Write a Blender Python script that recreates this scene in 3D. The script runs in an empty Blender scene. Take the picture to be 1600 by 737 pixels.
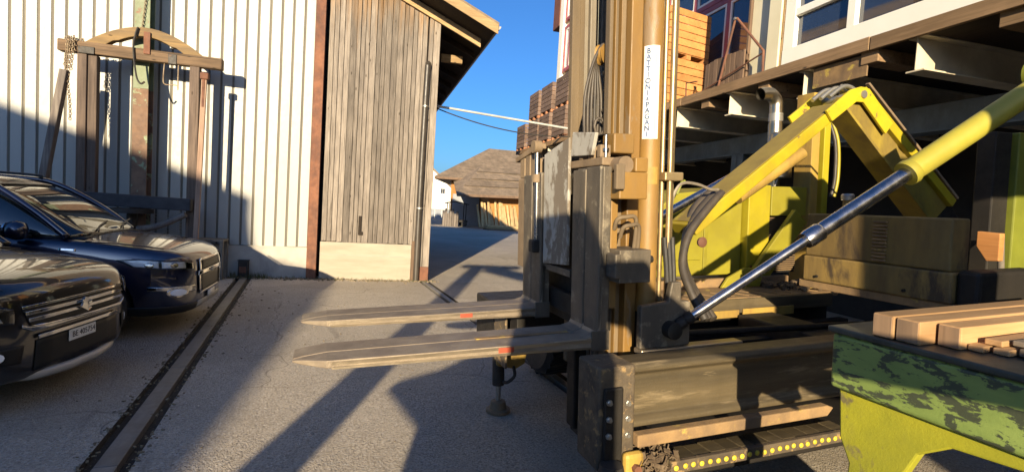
import bpy, bmesh, math, random
from mathutils import Vector, Matrix, Euler
from mathutils.bvhtree import BVHTree
rad = math.radians
random.seed(7)
sc = bpy.context.scene
C = sc.collection

# ------------------------------------------------------------------ camera
cam_d = bpy.data.cameras.new('camera'); cam = bpy.data.objects.new('camera', cam_d); C.objects.link(cam)
cam_d.sensor_width = 36.0; cam_d.lens = 36.0 * 820 / 1600; cam_d.clip_start = 0.02; cam_d.clip_end = 900
cam.matrix_world = Matrix.Translation((0, 0, 1.7)) @ Matrix.Rotation(rad(-15.3), 4, 'Z') @ Matrix.Rotation(rad(86.9), 4, 'X') @ Matrix.Rotation(rad(3.5), 4, 'Z')
sc.camera = cam
# ------------------------------------------------------------------ sky and sun
SUN_AZ, SUN_EL = 20.0, 13.0            # heading the light travels towards (from +Y to +X), elevation
w = bpy.data.worlds.new('World'); sc.world = w; w.use_nodes = True
nt = w.node_tree; bg = nt.nodes['Background']
sky = nt.nodes.new('ShaderNodeTexSky'); sky.sky_type = 'NISHITA'; sky.sun_disc = False
sky.sun_elevation = rad(SUN_EL); sky.sun_rotation = rad(180 + SUN_AZ)
sky.altitude = 0; sky.air_density = 1.0; sky.dust_density = 1.3; sky.ozone_density = 8.0
nt.links.new(sky.outputs[0], bg.inputs[0]); bg.inputs[1].default_value = 0.09
sd = bpy.data.lights.new('sun', 'SUN'); sun = bpy.data.objects.new('sun', sd); C.objects.link(sun)
sd.energy = 5.0; sd.angle = rad(0.55); sd.color = (1.0, 0.82, 0.55)
sdir = Vector((math.sin(rad(SUN_AZ)) * math.cos(rad(SUN_EL)), math.cos(rad(SUN_AZ)) * math.cos(rad(SUN_EL)), -math.sin(rad(SUN_EL))))
sun.rotation_euler = sdir.to_track_quat('-Z', 'Y').to_euler(); sun.location = (-6, -16, 12)
vs = sc.view_settings; vs.view_transform = 'Standard'; vs.look = 'None'; vs.exposure = 1.15; vs.gamma = 1.0
try: vs.use_curve_mapping = False
except Exception: pass
sc.cycles.max_bounces = 6

# ------------------------------------------------------------------ materials
MAT = {}
def N(t, kind, **kw):
    n = t.nodes.new(kind)
    for k, v in kw.items():
        if hasattr(n, k): setattr(n, k, v)
    return n
def ramp(t, fac, stops):
    r = N(t, 'ShaderNodeValToRGB'); e = r.color_ramp.elements
    while len(e) < len(stops): e.new(0.5)
    for el, (p, c) in zip(e, stops):
        el.position = p; el.color = (c, c, c, 1) if not hasattr(c, '__len__') else (*c, 1)
    t.links.new(fac, r.inputs[0]); return r.outputs[0]
def mix(t, fac, a, b, mode='MIX'):
    m = N(t, 'ShaderNodeMix', data_type='RGBA', blend_type=mode)
    for i, v in ((0, fac), (6, a), (7, b)):
        if hasattr(v, 'is_linked') or hasattr(v, 'links'): t.links.new(v, m.inputs[i])
        elif i == 0: m.inputs[0].default_value = v
        else: m.inputs[i].default_value = (*v, 1)
    return m.outputs[2]
def noise(t, vec, scale, detail=4, rough=.6, dist=0.0):
    n = N(t, 'ShaderNodeTexNoise'); n.inputs['Scale'].default_value = scale; n.inputs['Detail'].default_value = detail
    n.inputs['Roughness'].default_value = rough; n.inputs['Distortion'].default_value = dist
    t.links.new(vec, n.inputs['Vector']); return n.outputs[0]
def stretch(t, vec, s):
    m = N(t, 'ShaderNodeMapping'); m.inputs['Scale'].default_value = s; t.links.new(vec, m.inputs[0]); return m.outputs[0]
def start(name):
    m = bpy.data.materials.new(name); m.use_nodes = True; MAT[name] = m
    t = m.node_tree; b = t.nodes['Principled BSDF']
    tc = N(t, 'ShaderNodeTexCoord'); oi = N(t, 'ShaderNodeObjectInfo')
    add = N(t, 'ShaderNodeVectorMath', operation='MULTIPLY_ADD')      # each copy gets its own piece of the texture
    t.links.new(oi.outputs['Random'], add.inputs[0]); add.inputs[1].default_value = (37, 53, 71); t.links.new(tc.outputs['Object'], add.inputs[2])
    return m, t, b, add.outputs[0], oi.outputs['Random'], tc.outputs['Object']
def bump(t, b, h, strength, dist=.01, prev=None):
    bp = N(t, 'ShaderNodeBump'); bp.inputs['Strength'].default_value = strength; bp.inputs['Distance'].default_value = dist
    t.links.new(h, bp.inputs['Height'])
    if prev: t.links.new(prev, bp.inputs['Normal'])
    t.links.new(bp.outputs[0], b.inputs['Normal']); return bp.outputs[0]
def paint(name, c, c2=None, rough=.5, metal=0., s=5., st=(1, 1, 1), wear=None, wlo=.56, whi=.6, ws=7., dirt=None, dlo=.45, dhi=.75, bs=.15, coat=0., rnd=.12, fine=90., wst=(1, 1, 1)):
    """painted or bare surface: two tones, worn patches that show what is below, dirt, fine relief"""
    m, t, b, v, r, o = start(name)
    c2 = c2 or tuple(x * .75 for x in c)
    col = mix(t, ramp(t, noise(t, stretch(t, v, st), s), [(.35, 0.), (.65, 1.)]), c, c2)
    rv = rough; wm = None
    if wear:
        wm = ramp(t, noise(t, stretch(t, v, wst), ws, 8, .68, .3), [(wlo, 0.), (whi, 1.)]); col = mix(t, wm, col, wear)
    if dirt:
        dm = ramp(t, noise(t, stretch(t, v, (1, 1, .35)), 3.3, 6, .7), [(dlo, 0.), (dhi, .85)]); col = mix(t, dm, col, dirt)
    if rnd:
        hv = N(t, 'ShaderNodeHueSaturation'); rr = N(t, 'ShaderNodeMapRange'); rr.inputs[3].default_value = 1 - rnd; rr.inputs[4].default_value = 1 + rnd
        t.links.new(r, rr.inputs[0]); t.links.new(rr.outputs[0], hv.inputs['Value']); t.links.new(col, hv.inputs['Color']); col = hv.outputs[0]
    t.links.new(col, b.inputs['Base Color']); b.inputs['Metallic'].default_value = metal
    rg = N(t, 'ShaderNodeMapRange'); rg.inputs[3].default_value = max(.03, rough - .15); rg.inputs[4].default_value = min(1, rough + .2)
    t.links.new(noise(t, v, 14, 5), rg.inputs[0]); t.links.new(rg.outputs[0], b.inputs['Roughness'])
    b.inputs['Coat Weight'].default_value = coat; b.inputs['Coat Roughness'].default_value = .04
    if bs:
        pn = bump(t, b, noise(t, v, fine, 5, .7), bs, .004)
        if wm is not None: bump(t, b, wm, -.25, .004, pn)
    return m
def wood(name, c, c2, axis=2, grain=14., rough=.8, knots=True, dark=(.03, .022, .015), rnd=.22, top=None, crack=.5):
    """sawn or weathered wood; axis = direction of the grain"""
    m, t, b, v, r, o = start(name)
    s = [1., 1., 1.]; s[axis] = .045
    g = noise(t, stretch(t, v, tuple(s)), grain * 4, 6, .65, .4)
    big = noise(t, stretch(t, v, tuple(x if i != axis else .3 for i, x in enumerate((1., 1., 1.)))), 5, 4, .6)
    col = mix(t, ramp(t, g, [(.32, 0.), (.68, 1.)]), c, c2)
    col = mix(t, ramp(t, big, [(.4, 0.), (.75, .6)]), col, tuple(x * .6 for x in c2))
    if top:                                   # fresher wood high up under the eaves, as the boards themselves are
        sx = N(t, 'ShaderNodeSeparateXYZ'); t.links.new(o, sx.inputs[0])
        ad = N(t, 'ShaderNodeMath', operation='MULTIPLY_ADD'); t.links.new(noise(t, stretch(t, v, (9, 9, .8)), 1.0, 4), ad.inputs[0]); ad.inputs[1].default_value = 2.4; t.links.new(sx.outputs[2], ad.inputs[2])
        mr = N(t, 'ShaderNodeMapRange'); mr.inputs[1].default_value = top[0] + 1.2; mr.inputs[2].default_value = top[1] + 1.2; t.links.new(ad.outputs[0], mr.inputs[0])
        col = mix(t, mr.outputs[0], col, mix(t, ramp(t, g, [(.3, 0.), (.7, 1.)]), top[2], tuple(x * .55 for x in top[2])))
    if knots:
        vo = N(t, 'ShaderNodeTexVoronoi'); vo.inputs['Scale'].default_value = 4.5
        ks = [1.6, 1.6, 1.6]; ks[axis] = .55
        t.links.new(stretch(t, v, tuple(ks)), vo.inputs['Vector'])
        col = mix(t, ramp(t, vo.outputs['Distance'], [(.045, .85), (.11, 0.)]), col, dark)
    ck = noise(t, stretch(t, v, tuple(x if i != axis else .02 for i, x in enumerate((1., 1., 1.)))), grain * 5, 3, .5)
    col = mix(t, ramp(t, ck, [(.28, crack), (.36, 0.)]), col, dark)
    hv = N(t, 'ShaderNodeHueSaturation'); rr = N(t, 'ShaderNodeMapRange'); rr.inputs[3].default_value = 1 - rnd; rr.inputs[4].default_value = 1 + rnd
    t.links.new(r, rr.inputs[0]); t.links.new(rr.outputs[0], hv.inputs['Value']); t.links.new(col, hv.inputs['Color'])
    t.links.new(hv.outputs[0], b.inputs['Base Color']); b.inputs['Roughness'].default_value = rough
    b.inputs['Specular IOR Level'].default_value = .25
    bump(t, b, g, .35, .004)
    return m

paint('cladding', (.36, .357, .33), (.325, .322, .295), .45, s=1.2, st=(1, 1, .15), dirt=(.36, .33, .25), dlo=.6, dhi=1.0, bs=.05, rnd=.03)
paint('groove_shade_dirt', (.15, .135, .105), (.11, .10, .08), .8, s=3, st=(1, 1, .2), bs=.1)  # darker tone puts the groove shade into the colour, along with dirt
paint('concrete', (.40, .37, .32), (.30, .28, .25), .9, s=3, dirt=(.16, .15, .13), dlo=.5, dhi=.9, bs=.5, fine=60)
paint('concrete_pale', (.40, .35, .275), (.33, .285, .22), .9, s=4, st=(.3, .3, 2), dirt=(.28, .24, .19), dlo=.55, dhi=.95, bs=.5, fine=50)
paint('rust', (.20, .085, .045), (.12, .05, .03), .8, s=6, dirt=(.05, .03, .025), bs=.4)
paint('rust_pole', (.17, .10, .06), (.10, .06, .04), .75, s=5, wear=(.20, .25, .15), wlo=.55, whi=.6, ws=4, bs=.3)
paint('green_pole', (.15, .18, .105), (.12, .145, .08), .6, s=5, wear=(.16, .09, .05), wlo=.6, whi=.64, bs=.3)
wood('barn_wood', (.285, .245, .205), (.14, .12, .103), 2, 13, .85, top=(5.2, 6.5, (.34, .19, .075)), crack=.95, rnd=.3)
wood('old_beam_x', (.22, .145, .085), (.085, .058, .038), 0, 4, crack=.9)
wood('old_beam_z', (.15, .11, .085), (.08, .06, .05), 2, 7)
wood('arch_wood', (.34, .22, .09), (.15, .11, .07), 0, 2.5, crack=.7)
wood('grey_wood_z', (.22, .19, .16), (.12, .10, .09), 2, 9)
wood('rafter', (.42, .29, .15), (.27, .18, .09), 0, 9)
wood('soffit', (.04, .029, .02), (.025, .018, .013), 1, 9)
wood('fresh_x', (.55, .35, .18), (.36, .21, .095), 0, 6, .6, crack=.4)
wood('end_grain', (.36, .235, .14), (.22, .15, .10), 2, 5, .8, crack=.6)
wood('dull_x', (.22, .18, .14), (.15, .12, .09), 0, 9, .7, crack=.3)
wood('crate_new', (.62, .29, .10), (.46, .20, .065), 1, 10, .65, crack=.2, rnd=.15)
wood('crate_old', (.23, .16, .12), (.13, .09, .075), 1, 10, .85)
wood('crate_post', (.45, .20, .10), (.25, .12, .07), 2, 10, .8)
wood('fascia_wood', (.34, .22, .12), (.2, .13, .07), 1, 9)
wood('board_z', (.20, .13, .085), (.12, .08, .055), 2, 9)
wood('lumber_z', (.50, .36, .19), (.36, .25, .12), 2, 9)
wood('orange_wall', (.45, .22, .075), (.34, .16, .05), 2, 6)
paint('roof_tile', (.25, .185, .125), (.165, .12, .08), .9, s=1.2, dirt=(.08, .07, .05), bs=.5, fine=12)
paint('black_pipe', (.045, .038, .032), None, .4, s=6, dirt=(.09, .075, .06), bs=.1)
paint('dark_iron', (.05, .045, .04), (.03, .028, .026), .6, .4, s=8, wear=(.11, .06, .035), wlo=.58, whi=.66, bs=.4)
paint('chain_steel', (.34, .27, .18), (.18, .13, .09), .55, .6, s=20, bs=.3)
paint('galvanised', (.42, .40, .36), (.34, .33, .30), .4, .75, s=7, bs=.1)
paint('pole_white', (.50, .50, .46), (.38, .38, .36), .5, .2, s=3, bs=.1)
paint('white_wall', (.80, .78, .70), (.76, .73, .64), .7, s=1.5, dirt=(.5, .46, .38), dlo=.62, dhi=1, bs=.08, rnd=.02)
paint('cream_wall', (.66, .61, .44), (.60, .55, .38), .7, s=1.5, bs=.08, rnd=.02)
paint('red_brown', (.17, .065, .035), (.12, .045, .025), .7, s=4, bs=.1)
paint('red_paint', (.36, .09, .10), (.29, .065, .075), .5, s=4, bs=.1)
paint('steel_cream', (.66, .58, .42), (.52, .45, .32), .55, s=4, dirt=(.3, .22, .14), dlo=.55, dhi=.95, bs=.2)
paint('blue_grey', (.20, .24, .25), (.14, .17, .18), .6, s=3, dirt=(.1, .1, .1), bs=.2)
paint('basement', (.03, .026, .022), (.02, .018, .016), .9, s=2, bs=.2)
paint('house_white', (.80, .77, .68), (.72, .70, .62), .8, s=1, bs=.05)
paint('sheet_grey', (.27, .29, .32), (.22, .24, .27), .6, s=1, bs=.05)
# sideloader
paint('ochre', (.25, .142, .035), (.19, .105, .028), .5, s=5, st=(1, 1, .25), wear=(.20, .14, .08), wlo=.59, whi=.63, ws=10, dirt=(.15, .10, .05), dlo=.45, dhi=.8, bs=.25, wst=(1, 1, .25))
paint('ochre_dusty', (.175, .125, .07), (.11, .08, .048), .75, s=7, st=(1, 1, .12), wear=(.12, .085, .055), wlo=.58, whi=.65, ws=5, dirt=(.12, .09, .06), dlo=.5, dhi=.85, bs=.5, wst=(1, 1, .2))
paint('mast_grey', (.30, .26, .20), (.19, .165, .13), .6, .25, s=7, st=(1, 1, .1), dirt=(.11, .085, .06), bs=.4)
paint('carriage_steel', (.16, .13, .095), (.09, .078, .062), .55, .35, s=8, st=(1, 1, .3), wear=(.24, .205, .15), wlo=.56, whi=.66, ws=9, bs=.5)
paint('carriage_tan', (.27, .19, .11), (.18, .125, .075), .7, s=6, dirt=(.13, .095, .06), bs=.4)
paint('fork_steel', (.29, .235, .17), (.20, .16, .12), .55, .3, s=9, st=(.9, 1, 1), wear=(.38, .31, .22), wlo=.60, whi=.70, ws=22, dirt=(.13, .085, .05), dlo=.5, dhi=.85, bs=.6, wst=(.6, 1, 1))
paint('worn_steel', (.42, .35, .26), (.30, .24, .17), .35, .8, s=10, st=(.1, 1, 1), bs=.2)
paint('peeled_white', (.40, .38, .33), (.31, .295, .255), .6, s=5, wear=(.17, .14, .105), wlo=.49, whi=.55, ws=6.5, dirt=(.22, .19, .14), dlo=.55, dhi=.9, bs=.3, wst=(1, 1, .6))
paint('lift_yellow', (.36, .30, .015), (.30, .25, .015), .45, s=4, wear=(.26, .19, .05), wlo=.66, whi=.7, ws=5, dirt=(.22, .17, .04), dlo=.6, dhi=.95, bs=.15)
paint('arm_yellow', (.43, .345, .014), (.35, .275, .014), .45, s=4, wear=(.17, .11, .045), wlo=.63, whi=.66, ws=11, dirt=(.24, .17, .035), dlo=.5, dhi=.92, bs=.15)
paint('hood_green', (.24, .215, .018), (.20, .175, .018), .5, s=4, wear=(.22, .17, .06), wlo=.66, whi=.7, ws=6, dirt=(.20, .16, .05), dlo=.58, dhi=.92, bs=.15)
paint('cyl_yellow', (.31, .28, .035), (.26, .225, .03), .45, s=4, dirt=(.2, .16, .05), dlo=.6, dhi=.95, bs=.15)
paint('tank_yellow', (.40, .265, .05), (.27, .17, .04), .6, s=5, st=(1, 1, .2), wear=(.15, .09, .04), wlo=.56, whi=.66, ws=4, dirt=(.10, .065, .035), dlo=.45, dhi=.8, bs=.35, wst=(1, 1, .3))
paint('deck_rust', (.30, .19, .085), (.18, .115, .06), .85, s=6, wear=(.46, .34, .07), wlo=.6, whi=.66, ws=5, dirt=(.12, .085, .055), bs=.6)
paint('beam_steel', (.155, .12, .068), (.085, .068, .042), .5, .35, s=14, st=(.06, 1, 1), wear=(.27, .21, .125), wlo=.58, whi=.68, ws=16, dirt=(.065, .052, .034), dlo=.45, dhi=.85, bs=.45, wst=(.12, 1, 1))
paint('beam_end', (.14, .108, .07), (.08, .062, .045), .7, .2, s=14, wear=(.32, .215, .10), wlo=.55, whi=.62, ws=16, dirt=(.05, .04, .03), dlo=.5, dhi=.85, bs=.9, fine=45)
paint('worn_green', (.25, .33, .085), (.17, .24, .06), .45, s=9, st=(1, .4, 1), wear=(.055, .066, .038), wlo=.51, whi=.54, ws=24, bs=.25, wst=(1, .5, 1.4), rnd=0)
paint('deck_lip', (.10, .105, .085), (.06, .065, .055), .45, .5, s=10, bs=.3)
paint('lime', (.16, .175, .02), (.125, .14, .018), .5, s=4, wear=(.12, .12, .05), wlo=.66, whi=.7, bs=.15)
paint('leg_yellow', (.42, .40, .025), (.30, .30, .025), .55, s=4, wear=(.20, .17, .07), wlo=.57, whi=.63, ws=7, dirt=(.13, .12, .05), dlo=.5, dhi=.85, bs=.3)
paint('black_rubber', (.022, .021, .020), (.03, .028, .026), .6, s=9, dirt=(.10, .08, .06), dlo=.5, dhi=.9, bs=.3)
paint('hose', (.055, .045, .036), (.035, .03, .026), .5, s=9, dirt=(.14, .11, .075), dlo=.45, dhi=.85, bs=.2)
paint('dark_steel', (.03, .026, .022), (.018, .016, .014), .6, .4, s=7, bs=.4)
paint('chrome_dirty', (.55, .53, .52), (.46, .45, .44), .22, 1., s=6, bs=.02)
paint('chrome', (.75, .74, .72), None, .10, 1., s=6, bs=0, rnd=0)
paint('muffler', (.46, .42, .34), (.38, .34, .28), .3, 1.0, s=6, bs=.15)
paint('pipe_brass', (.44, .33, .18), (.34, .25, .13), .35, .7, s=9, bs=.15)
paint('red_mark', (.42, .075, .035), None, .6, bs=.1)
paint('yellow_stud', (.72, .55, .05), None, .45, bs=.1)
paint('sticker_white', (.80, .79, .74), (.75, .74, .70), .4, bs=0)
paint('ink_blue', (.05, .10, .22), None, .5, bs=0)
paint('arm_grime', (.27, .205, .045), (.20, .145, .035), .65, s=5, wear=(.36, .29, .03), wlo=.6, whi=.68, ws=5, dirt=(.13, .09, .03), dlo=.5, dhi=.9, bs=.2)
paint('arm_under_shade', (.31, .23, .03), (.22, .155, .03), .6, s=4, dirt=(.09, .06, .03), bs=.15)  # brown stands in for shade on the arm's underside, plus some dirt
paint('tank_grime', (.26, .175, .05), (.15, .10, .035), .65, s=6, st=(1, 1, .15), wear=(.055, .038, .022), wlo=.53, whi=.62, ws=4, dirt=(.07, .048, .028), dlo=.42, dhi=.8, bs=.35, wst=(1, 1, .35))
paint('beam_shade', (.035, .035, .04), (.022, .022, .026), .7, s=6, bs=.3)  # near-black colour stands in for the shade on the sill beam
wood('plank_pink', (.34, .23, .165), (.22, .145, .105), 2, 8)
# cars
def carpaint(name, c, met, rough=.28):
    m, t, b, v, r, o = start(name)
    fl = noise(t, v, 900, 2)
    t.links.new(mix(t, ramp(t, fl, [(.4, 0.), (.62, 1.)]), c, tuple(x * 1.5 for x in c)), b.inputs['Base Color'])
    dm = ramp(t, noise(t, v, 4, 6, .7), [(.4, .02), (.8, .09)])
    t.links.new(dm, b.inputs['Coat Roughness']); b.inputs['Metallic'].default_value = met; b.inputs['Roughness'].default_value = rough
    b.inputs['Coat Weight'].default_value = 1.0; b.inputs['Coat IOR'].default_value = 1.7
    return m
carpaint('paint_blue', (.009, .012, .034), .5, .3)
carpaint('paint_dark', (.014, .012, .012), .4, .3)
def simple(name, c, rough, metal=0, trans=0, ior=1.45, emis=None):
    m, t, b, v, r, o = start(name)
    t.links.new(mix(t, ramp(t, noise(t, v, 12, 4), [(.3, 0.), (.7, 1.)]), c, tuple(min(1, x * 1.12) for x in c)), b.inputs['Base Color'])
    b.inputs['Roughness'].default_value = rough; b.inputs['Metallic'].default_value = metal
    b.inputs['Transmission Weight'].default_value = trans; b.inputs['IOR'].default_value = ior
    return m
simple('car_glass', (.012, .016, .016), .03, 0, 0, 1.9)
simple('window_glass', (.020, .030, .055), .03, 0, 0, 1.8)
def clear_lens():
    m, t, b, v, r, o = start('lamp_glass')
    tr = N(t, 'ShaderNodeBsdfTransparent'); gl = N(t, 'ShaderNodeBsdfGlossy'); gl.inputs['Roughness'].default_value = .02
    fr_ = N(t, 'ShaderNodeFresnel'); fr_.inputs[0].default_value = 1.5; mx = N(t, 'ShaderNodeMixShader')
    nz = noise(t, v, 30, 3); tint = mix(t, nz, (.93, .95, .97), (1., 1., 1.)); t.links.new(tint, tr.inputs[0])
    t.links.new(fr_.outputs[0], mx.inputs[0]); t.links.new(tr.outputs[0], mx.inputs[1]); t.links.new(gl.outputs[0], mx.inputs[2])
    t.links.new(mx.outputs[0], t.nodes['Material Output'].inputs[0])
clear_lens()
simple('lamp_inner', (.95, .96, 1.0), .22, .0)
simple('trim_black', (.012, .012, .012), .45)
simple('amber', (.6, .22, .04), .2)
simple('plate_white', (.75, .75, .72), .4)
simple('plate_ink', (.02, .02, .02), .5)
simple('silver_plastic', (.42, .41, .38), .4, .3)

def ground_material():
    m, t, b, v, r, o = start('yard_surface')
    big = noise(t, o, .35, 5, .6); mid = noise(t, o, 2.2, 6, .65); fine = noise(t, o, 55, 4, .75)
    col = mix(t, ramp(t, mid, [(.3, 0.), (.7, 1.)]), (.55, .475, .375), (.455, .39, .305))
    col = mix(t, ramp(t, big, [(.42, 0.), (.6, .75)]), col, (.63, .55, .445))
    vo = N(t, 'ShaderNodeTexVoronoi'); vo.inputs['Scale'].default_value = 75; t.links.new(o, vo.inputs['Vector'])
    agg = ramp(t, vo.outputs['Distance'], [(.15, 1.), (.55, 0.)])
    hv = N(t, 'ShaderNodeSeparateXYZ'); t.links.new(vo.outputs['Color'], hv.inputs[0])
    col = mix(t, ramp(t, hv.outputs[0], [(.70, 0.), (.95, .75)]), col, (.66, .61, .53))
    col = mix(t, ramp(t, hv.outputs[1], [(.78, 0.), (.97, .5)]), col, (.20, .18, .155))
    col = mix(t, ramp(t, fine, [(.35, .5), (.6, 0.)]), col, (.21, .19, .165))
    st = noise(t, o, 1.1, 7, .75, .6)
    col = mix(t, ramp(t, st, [(.63, 0.), (.74, .5)]), col, (.15, .135, .12))
    ln = N(t, 'ShaderNodeTexVoronoi'); ln.feature = 'DISTANCE_TO_EDGE'; ln.inputs['Scale'].default_value = .33
    dv = N(t, 'ShaderNodeVectorMath', operation='MULTIPLY_ADD'); nz = N(t, 'ShaderNodeTexNoise'); nz.inputs['Scale'].default_value = 1.5; t.links.new(o, nz.inputs['Vector'])
    t.links.new(nz.outputs['Color'], dv.inputs[0]); dv.inputs[1].default_value = (.8, .8, .8); t.links.new(o, dv.inputs[2]); t.links.new(dv.outputs[0], ln.inputs['Vector'])
    crack = ramp(t, ln.outputs['Distance'], [(.0008, .5), (.003, 0.)])
    col = mix(t, crack, col, (.05, .045, .04))
    pt = N(t, 'ShaderNodeTexVoronoi'); pt.inputs['Scale'].default_value = .28; t.links.new(dv.outputs[0], pt.inputs['Vector'])
    sp = N(t, 'ShaderNodeSeparateXYZ'); t.links.new(pt.outputs['Color'], sp.inputs[0])
    col = mix(t, ramp(t, sp.outputs[0], [(.55, 0.), (.6, .28)]), col, (.33, .28, .22))
    col = mix(t, ramp(t, noise(t, stretch(t, o, (2.2, .35, 1)), 1.3, 5, .7, .8), [(.60, 0.), (.70, .45)]), col, (.17, .15, .13))
    col = mix(t, ramp(t, noise(t, o, 3.1, 6, .7, .4), [(.68, 0.), (.74, .7)]), col, (.12, .105, .09))
    t.links.new(col, b.inputs['Base Color']); b.inputs['Roughness'].default_value = .92; b.inputs['Specular IOR Level'].default_value = .25
    p = bump(t, b, agg, .8, .012); p = bump(t, b, fine, .8, .014, p); bump(t, b, mid, .3, .05, p)
ground_material()
paint('slot_dirt', (.055, .045, .035), (.03, .026, .02), .95, s=20, wear=(.16, .13, .09), wlo=.6, whi=.64, ws=40, bs=.9, fine=40)
paint('rail_steel', (.25, .235, .21), (.17, .158, .14), .6, .3, s=5, st=(1, .1, 1), dirt=(.15, .125, .1), bs=.4)
paint('grass', (.07, .09, .025), (.10, .09, .03), .8, s=4, bs=0)
paint('bark', (.075, .05, .03), (.14, .10, .06), .9, s=30, bs=.4)
paint('leaf_litter', (.12, .09, .05), (.22, .18, .12), .9, s=9, bs=.2)

# ------------------------------------------------------------------ mesh helpers
class MB:
    def __init__(self): self.v = []; self.f = []; self.T = None
    def _add(self, vs, fs):
        o = len(self.v)
        if self.T is not None: vs = [self.T @ Vector(p) for p in vs]
        self.v += [tuple(p) for p in vs]; self.f += [tuple(i + o for i in f) for f in fs]; return self
    def box(self, x0, x1, y0, y1, z0, z1):
        return self._add([(x0, y0, z0), (x1, y0, z0), (x1, y1, z0), (x0, y1, z0), (x0, y0, z1), (x1, y0, z1), (x1, y1, z1), (x0, y1, z1)],
                         [(0, 3, 2, 1), (4, 5, 6, 7), (0, 1, 5, 4), (1, 2, 6, 5), (2, 3, 7, 6), (3, 0, 4, 7)])
    def bar(self, p, q, a, b, up=(0, 0, 1)):
        """box beam from p to q; a = size across (side), b = size along up"""
        p = Vector(p); q = Vector(q); d = (q - p).normalized(); u = Vector(up); s = d.cross(u)
        if s.length < 1e-4: s = d.cross(Vector((0, 1, 0)))
        s.normalize(); u = s.cross(d).normalized()
        vs = [e + s * i * a / 2 + u * j * b / 2 for e in (p, q) for i, j in ((-1, -1), (1, -1), (1, 1), (-1, 1))]
        return self._add(vs, [(0, 1, 2, 3), (7, 6, 5, 4), (0, 4, 5, 1), (1, 5, 6, 2), (2, 6, 7, 3), (3, 7, 4, 0)])
    def cyl(self, p, q, r, n=16, r2=None, caps=True):
        p = Vector(p); q = Vector(q); d = (q - p).normalized(); a = d.orthogonal().normalized(); b = d.cross(a); r2 = r if r2 is None else r2
        vs = []
        for e, rr in ((p, r), (q, r2)):
            for i in range(n):
                t = 2 * math.pi * i / n; vs.append(e + a * rr * math.cos(t) + b * rr * math.sin(t))
        fs = [(i, (i + 1) % n, n + (i + 1) % n, n + i) for i in range(n)]
        if caps: fs += [tuple(range(n - 1, -1, -1)), tuple(range(n, 2 * n))]
        return self._add(vs, fs)
    def tube(self, path, r, n=8, caps=True):
        P = [Vector(p) for p in path]; m = len(P); a = None; vs = []
        for k in range(m):
            d = (P[min(k + 1, m - 1)] - P[max(k - 1, 0)]).normalized()
            if a is None: a = d.orthogonal().normalized()
            a = (a - d * a.dot(d)).normalized(); b = d.cross(a); rr = r[k] if hasattr(r, '__len__') else r
            for i in range(n):
                t = 2 * math.pi * i / n; vs.append(P[k] + a * rr * math.cos(t) + b * rr * math.sin(t))
        fs = [(k * n + i, k * n + (i + 1) % n, (k + 1) * n + (i + 1) % n, (k + 1) * n + i) for k in range(m - 1) for i in range(n)]
        if caps: fs += [tuple(range(n - 1, -1, -1)), tuple(range((m - 1) * n, m * n))]
        return self._add(vs, fs)
    def prism(self, poly, axis, a, b):
        """polygon (two coordinates in cyclic order after axis) extruded from a to b along axis"""
        def P(u, v, w): return {0: (w, u, v), 1: (u, w, v), 2: (u, v, w)}[axis]
        n = len(poly); vs = [P(u, v, a) for u, v in poly] + [P(u, v, b) for u, v in poly]
        return self._add(vs, [tuple(range(n))[::-1], tuple(range(n, 2 * n))] + [(i, (i + 1) % n, n + (i + 1) % n, n + i) for i in range(n)])
    def lathe(self, prof, p, d, n=20):
        """profile of (distance along d, radius)"""
        p = Vector(p); d = Vector(d).normalized(); a = d.orthogonal().normalized(); b = d.cross(a); m = len(prof); vs = []
        for h, r in prof:
            for i in range(n):
                t = 2 * math.pi * i / n; vs.append(p + d * h + a * r * math.cos(t) + b * r * math.sin(t))
        fs = [(k * n + i, k * n + (i + 1) % n, (k + 1) * n + (i + 1) % n, (k + 1) * n + i) for k in range(m - 1) for i in range(n)]
        fs += [tuple(range(n - 1, -1, -1)), tuple(range((m - 1) * n, m * n))]
        return self._add(vs, fs)
    def mesh(self, name):
        me = bpy.data.meshes.new(name); me.from_pydata(self.v, [], self.f)
        bm = bmesh.new(); bm.from_mesh(me); bmesh.ops.recalc_face_normals(bm, faces=bm.faces); bm.to_mesh(me); bm.free()
        return me
def link(name, me, mat, parent=None, bev=0., smooth=False, seg=2, loc=None, rot=None):
    o = bpy.data.objects.new(name, me); C.objects.link(o)
    if mat is not None and not me.materials: me.materials.append(MAT[mat])
    if parent is not None: o.parent = parent
    if loc is not None: o.location = loc
    if rot is not None: o.rotation_euler = rot
    if smooth is True:
        for p in me.polygons: p.use_smooth = True
    elif smooth:
        me.shade_smooth() if hasattr(me, 'shade_smooth') else None
        if hasattr(me, 'set_sharp_from_angle'): me.set_sharp_from_angle(angle=rad(smooth))
    if bev:
        b = o.modifiers.new('bevel', 'BEVEL'); b.width = bev; b.segments = seg; b.limit_method = 'ANGLE'; b.angle_limit = rad(40)
    return o
def part(name, mb, mat, parent=None, bev=0., smooth=False, **k): return link(name, mb.mesh(name), mat, parent, bev, smooth, **k)
def thing(name, label, cat, loc=(0, 0, 0), rot=(0, 0, 0), group=None):
    o = bpy.data.objects.new(name, None); C.objects.link(o); o.location = loc; o.rotation_euler = rot; o.empty_display_size = .2
    return tag(o, label, cat, group)
def tag(o, label, cat, group=None):
    o['label'] = label; o['category'] = cat
    if group: o['group'] = group
    return o
def struct(o, kind='structure'): o['kind'] = kind; return o
def copy_tree(o, parent=None):
    c = o.copy(); C.objects.link(c); c.parent = parent
    for ch in [x for x in o.children]: copy_tree(ch, c)
    return c
def sag(p, q, drop, n=14): 
    p = Vector(p); q = Vector(q)
    return [p.lerp(q, i / n) - Vector((0, 0, drop * 4 * (i / n) * (1 - i / n))) for i in range(n + 1)]
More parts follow.
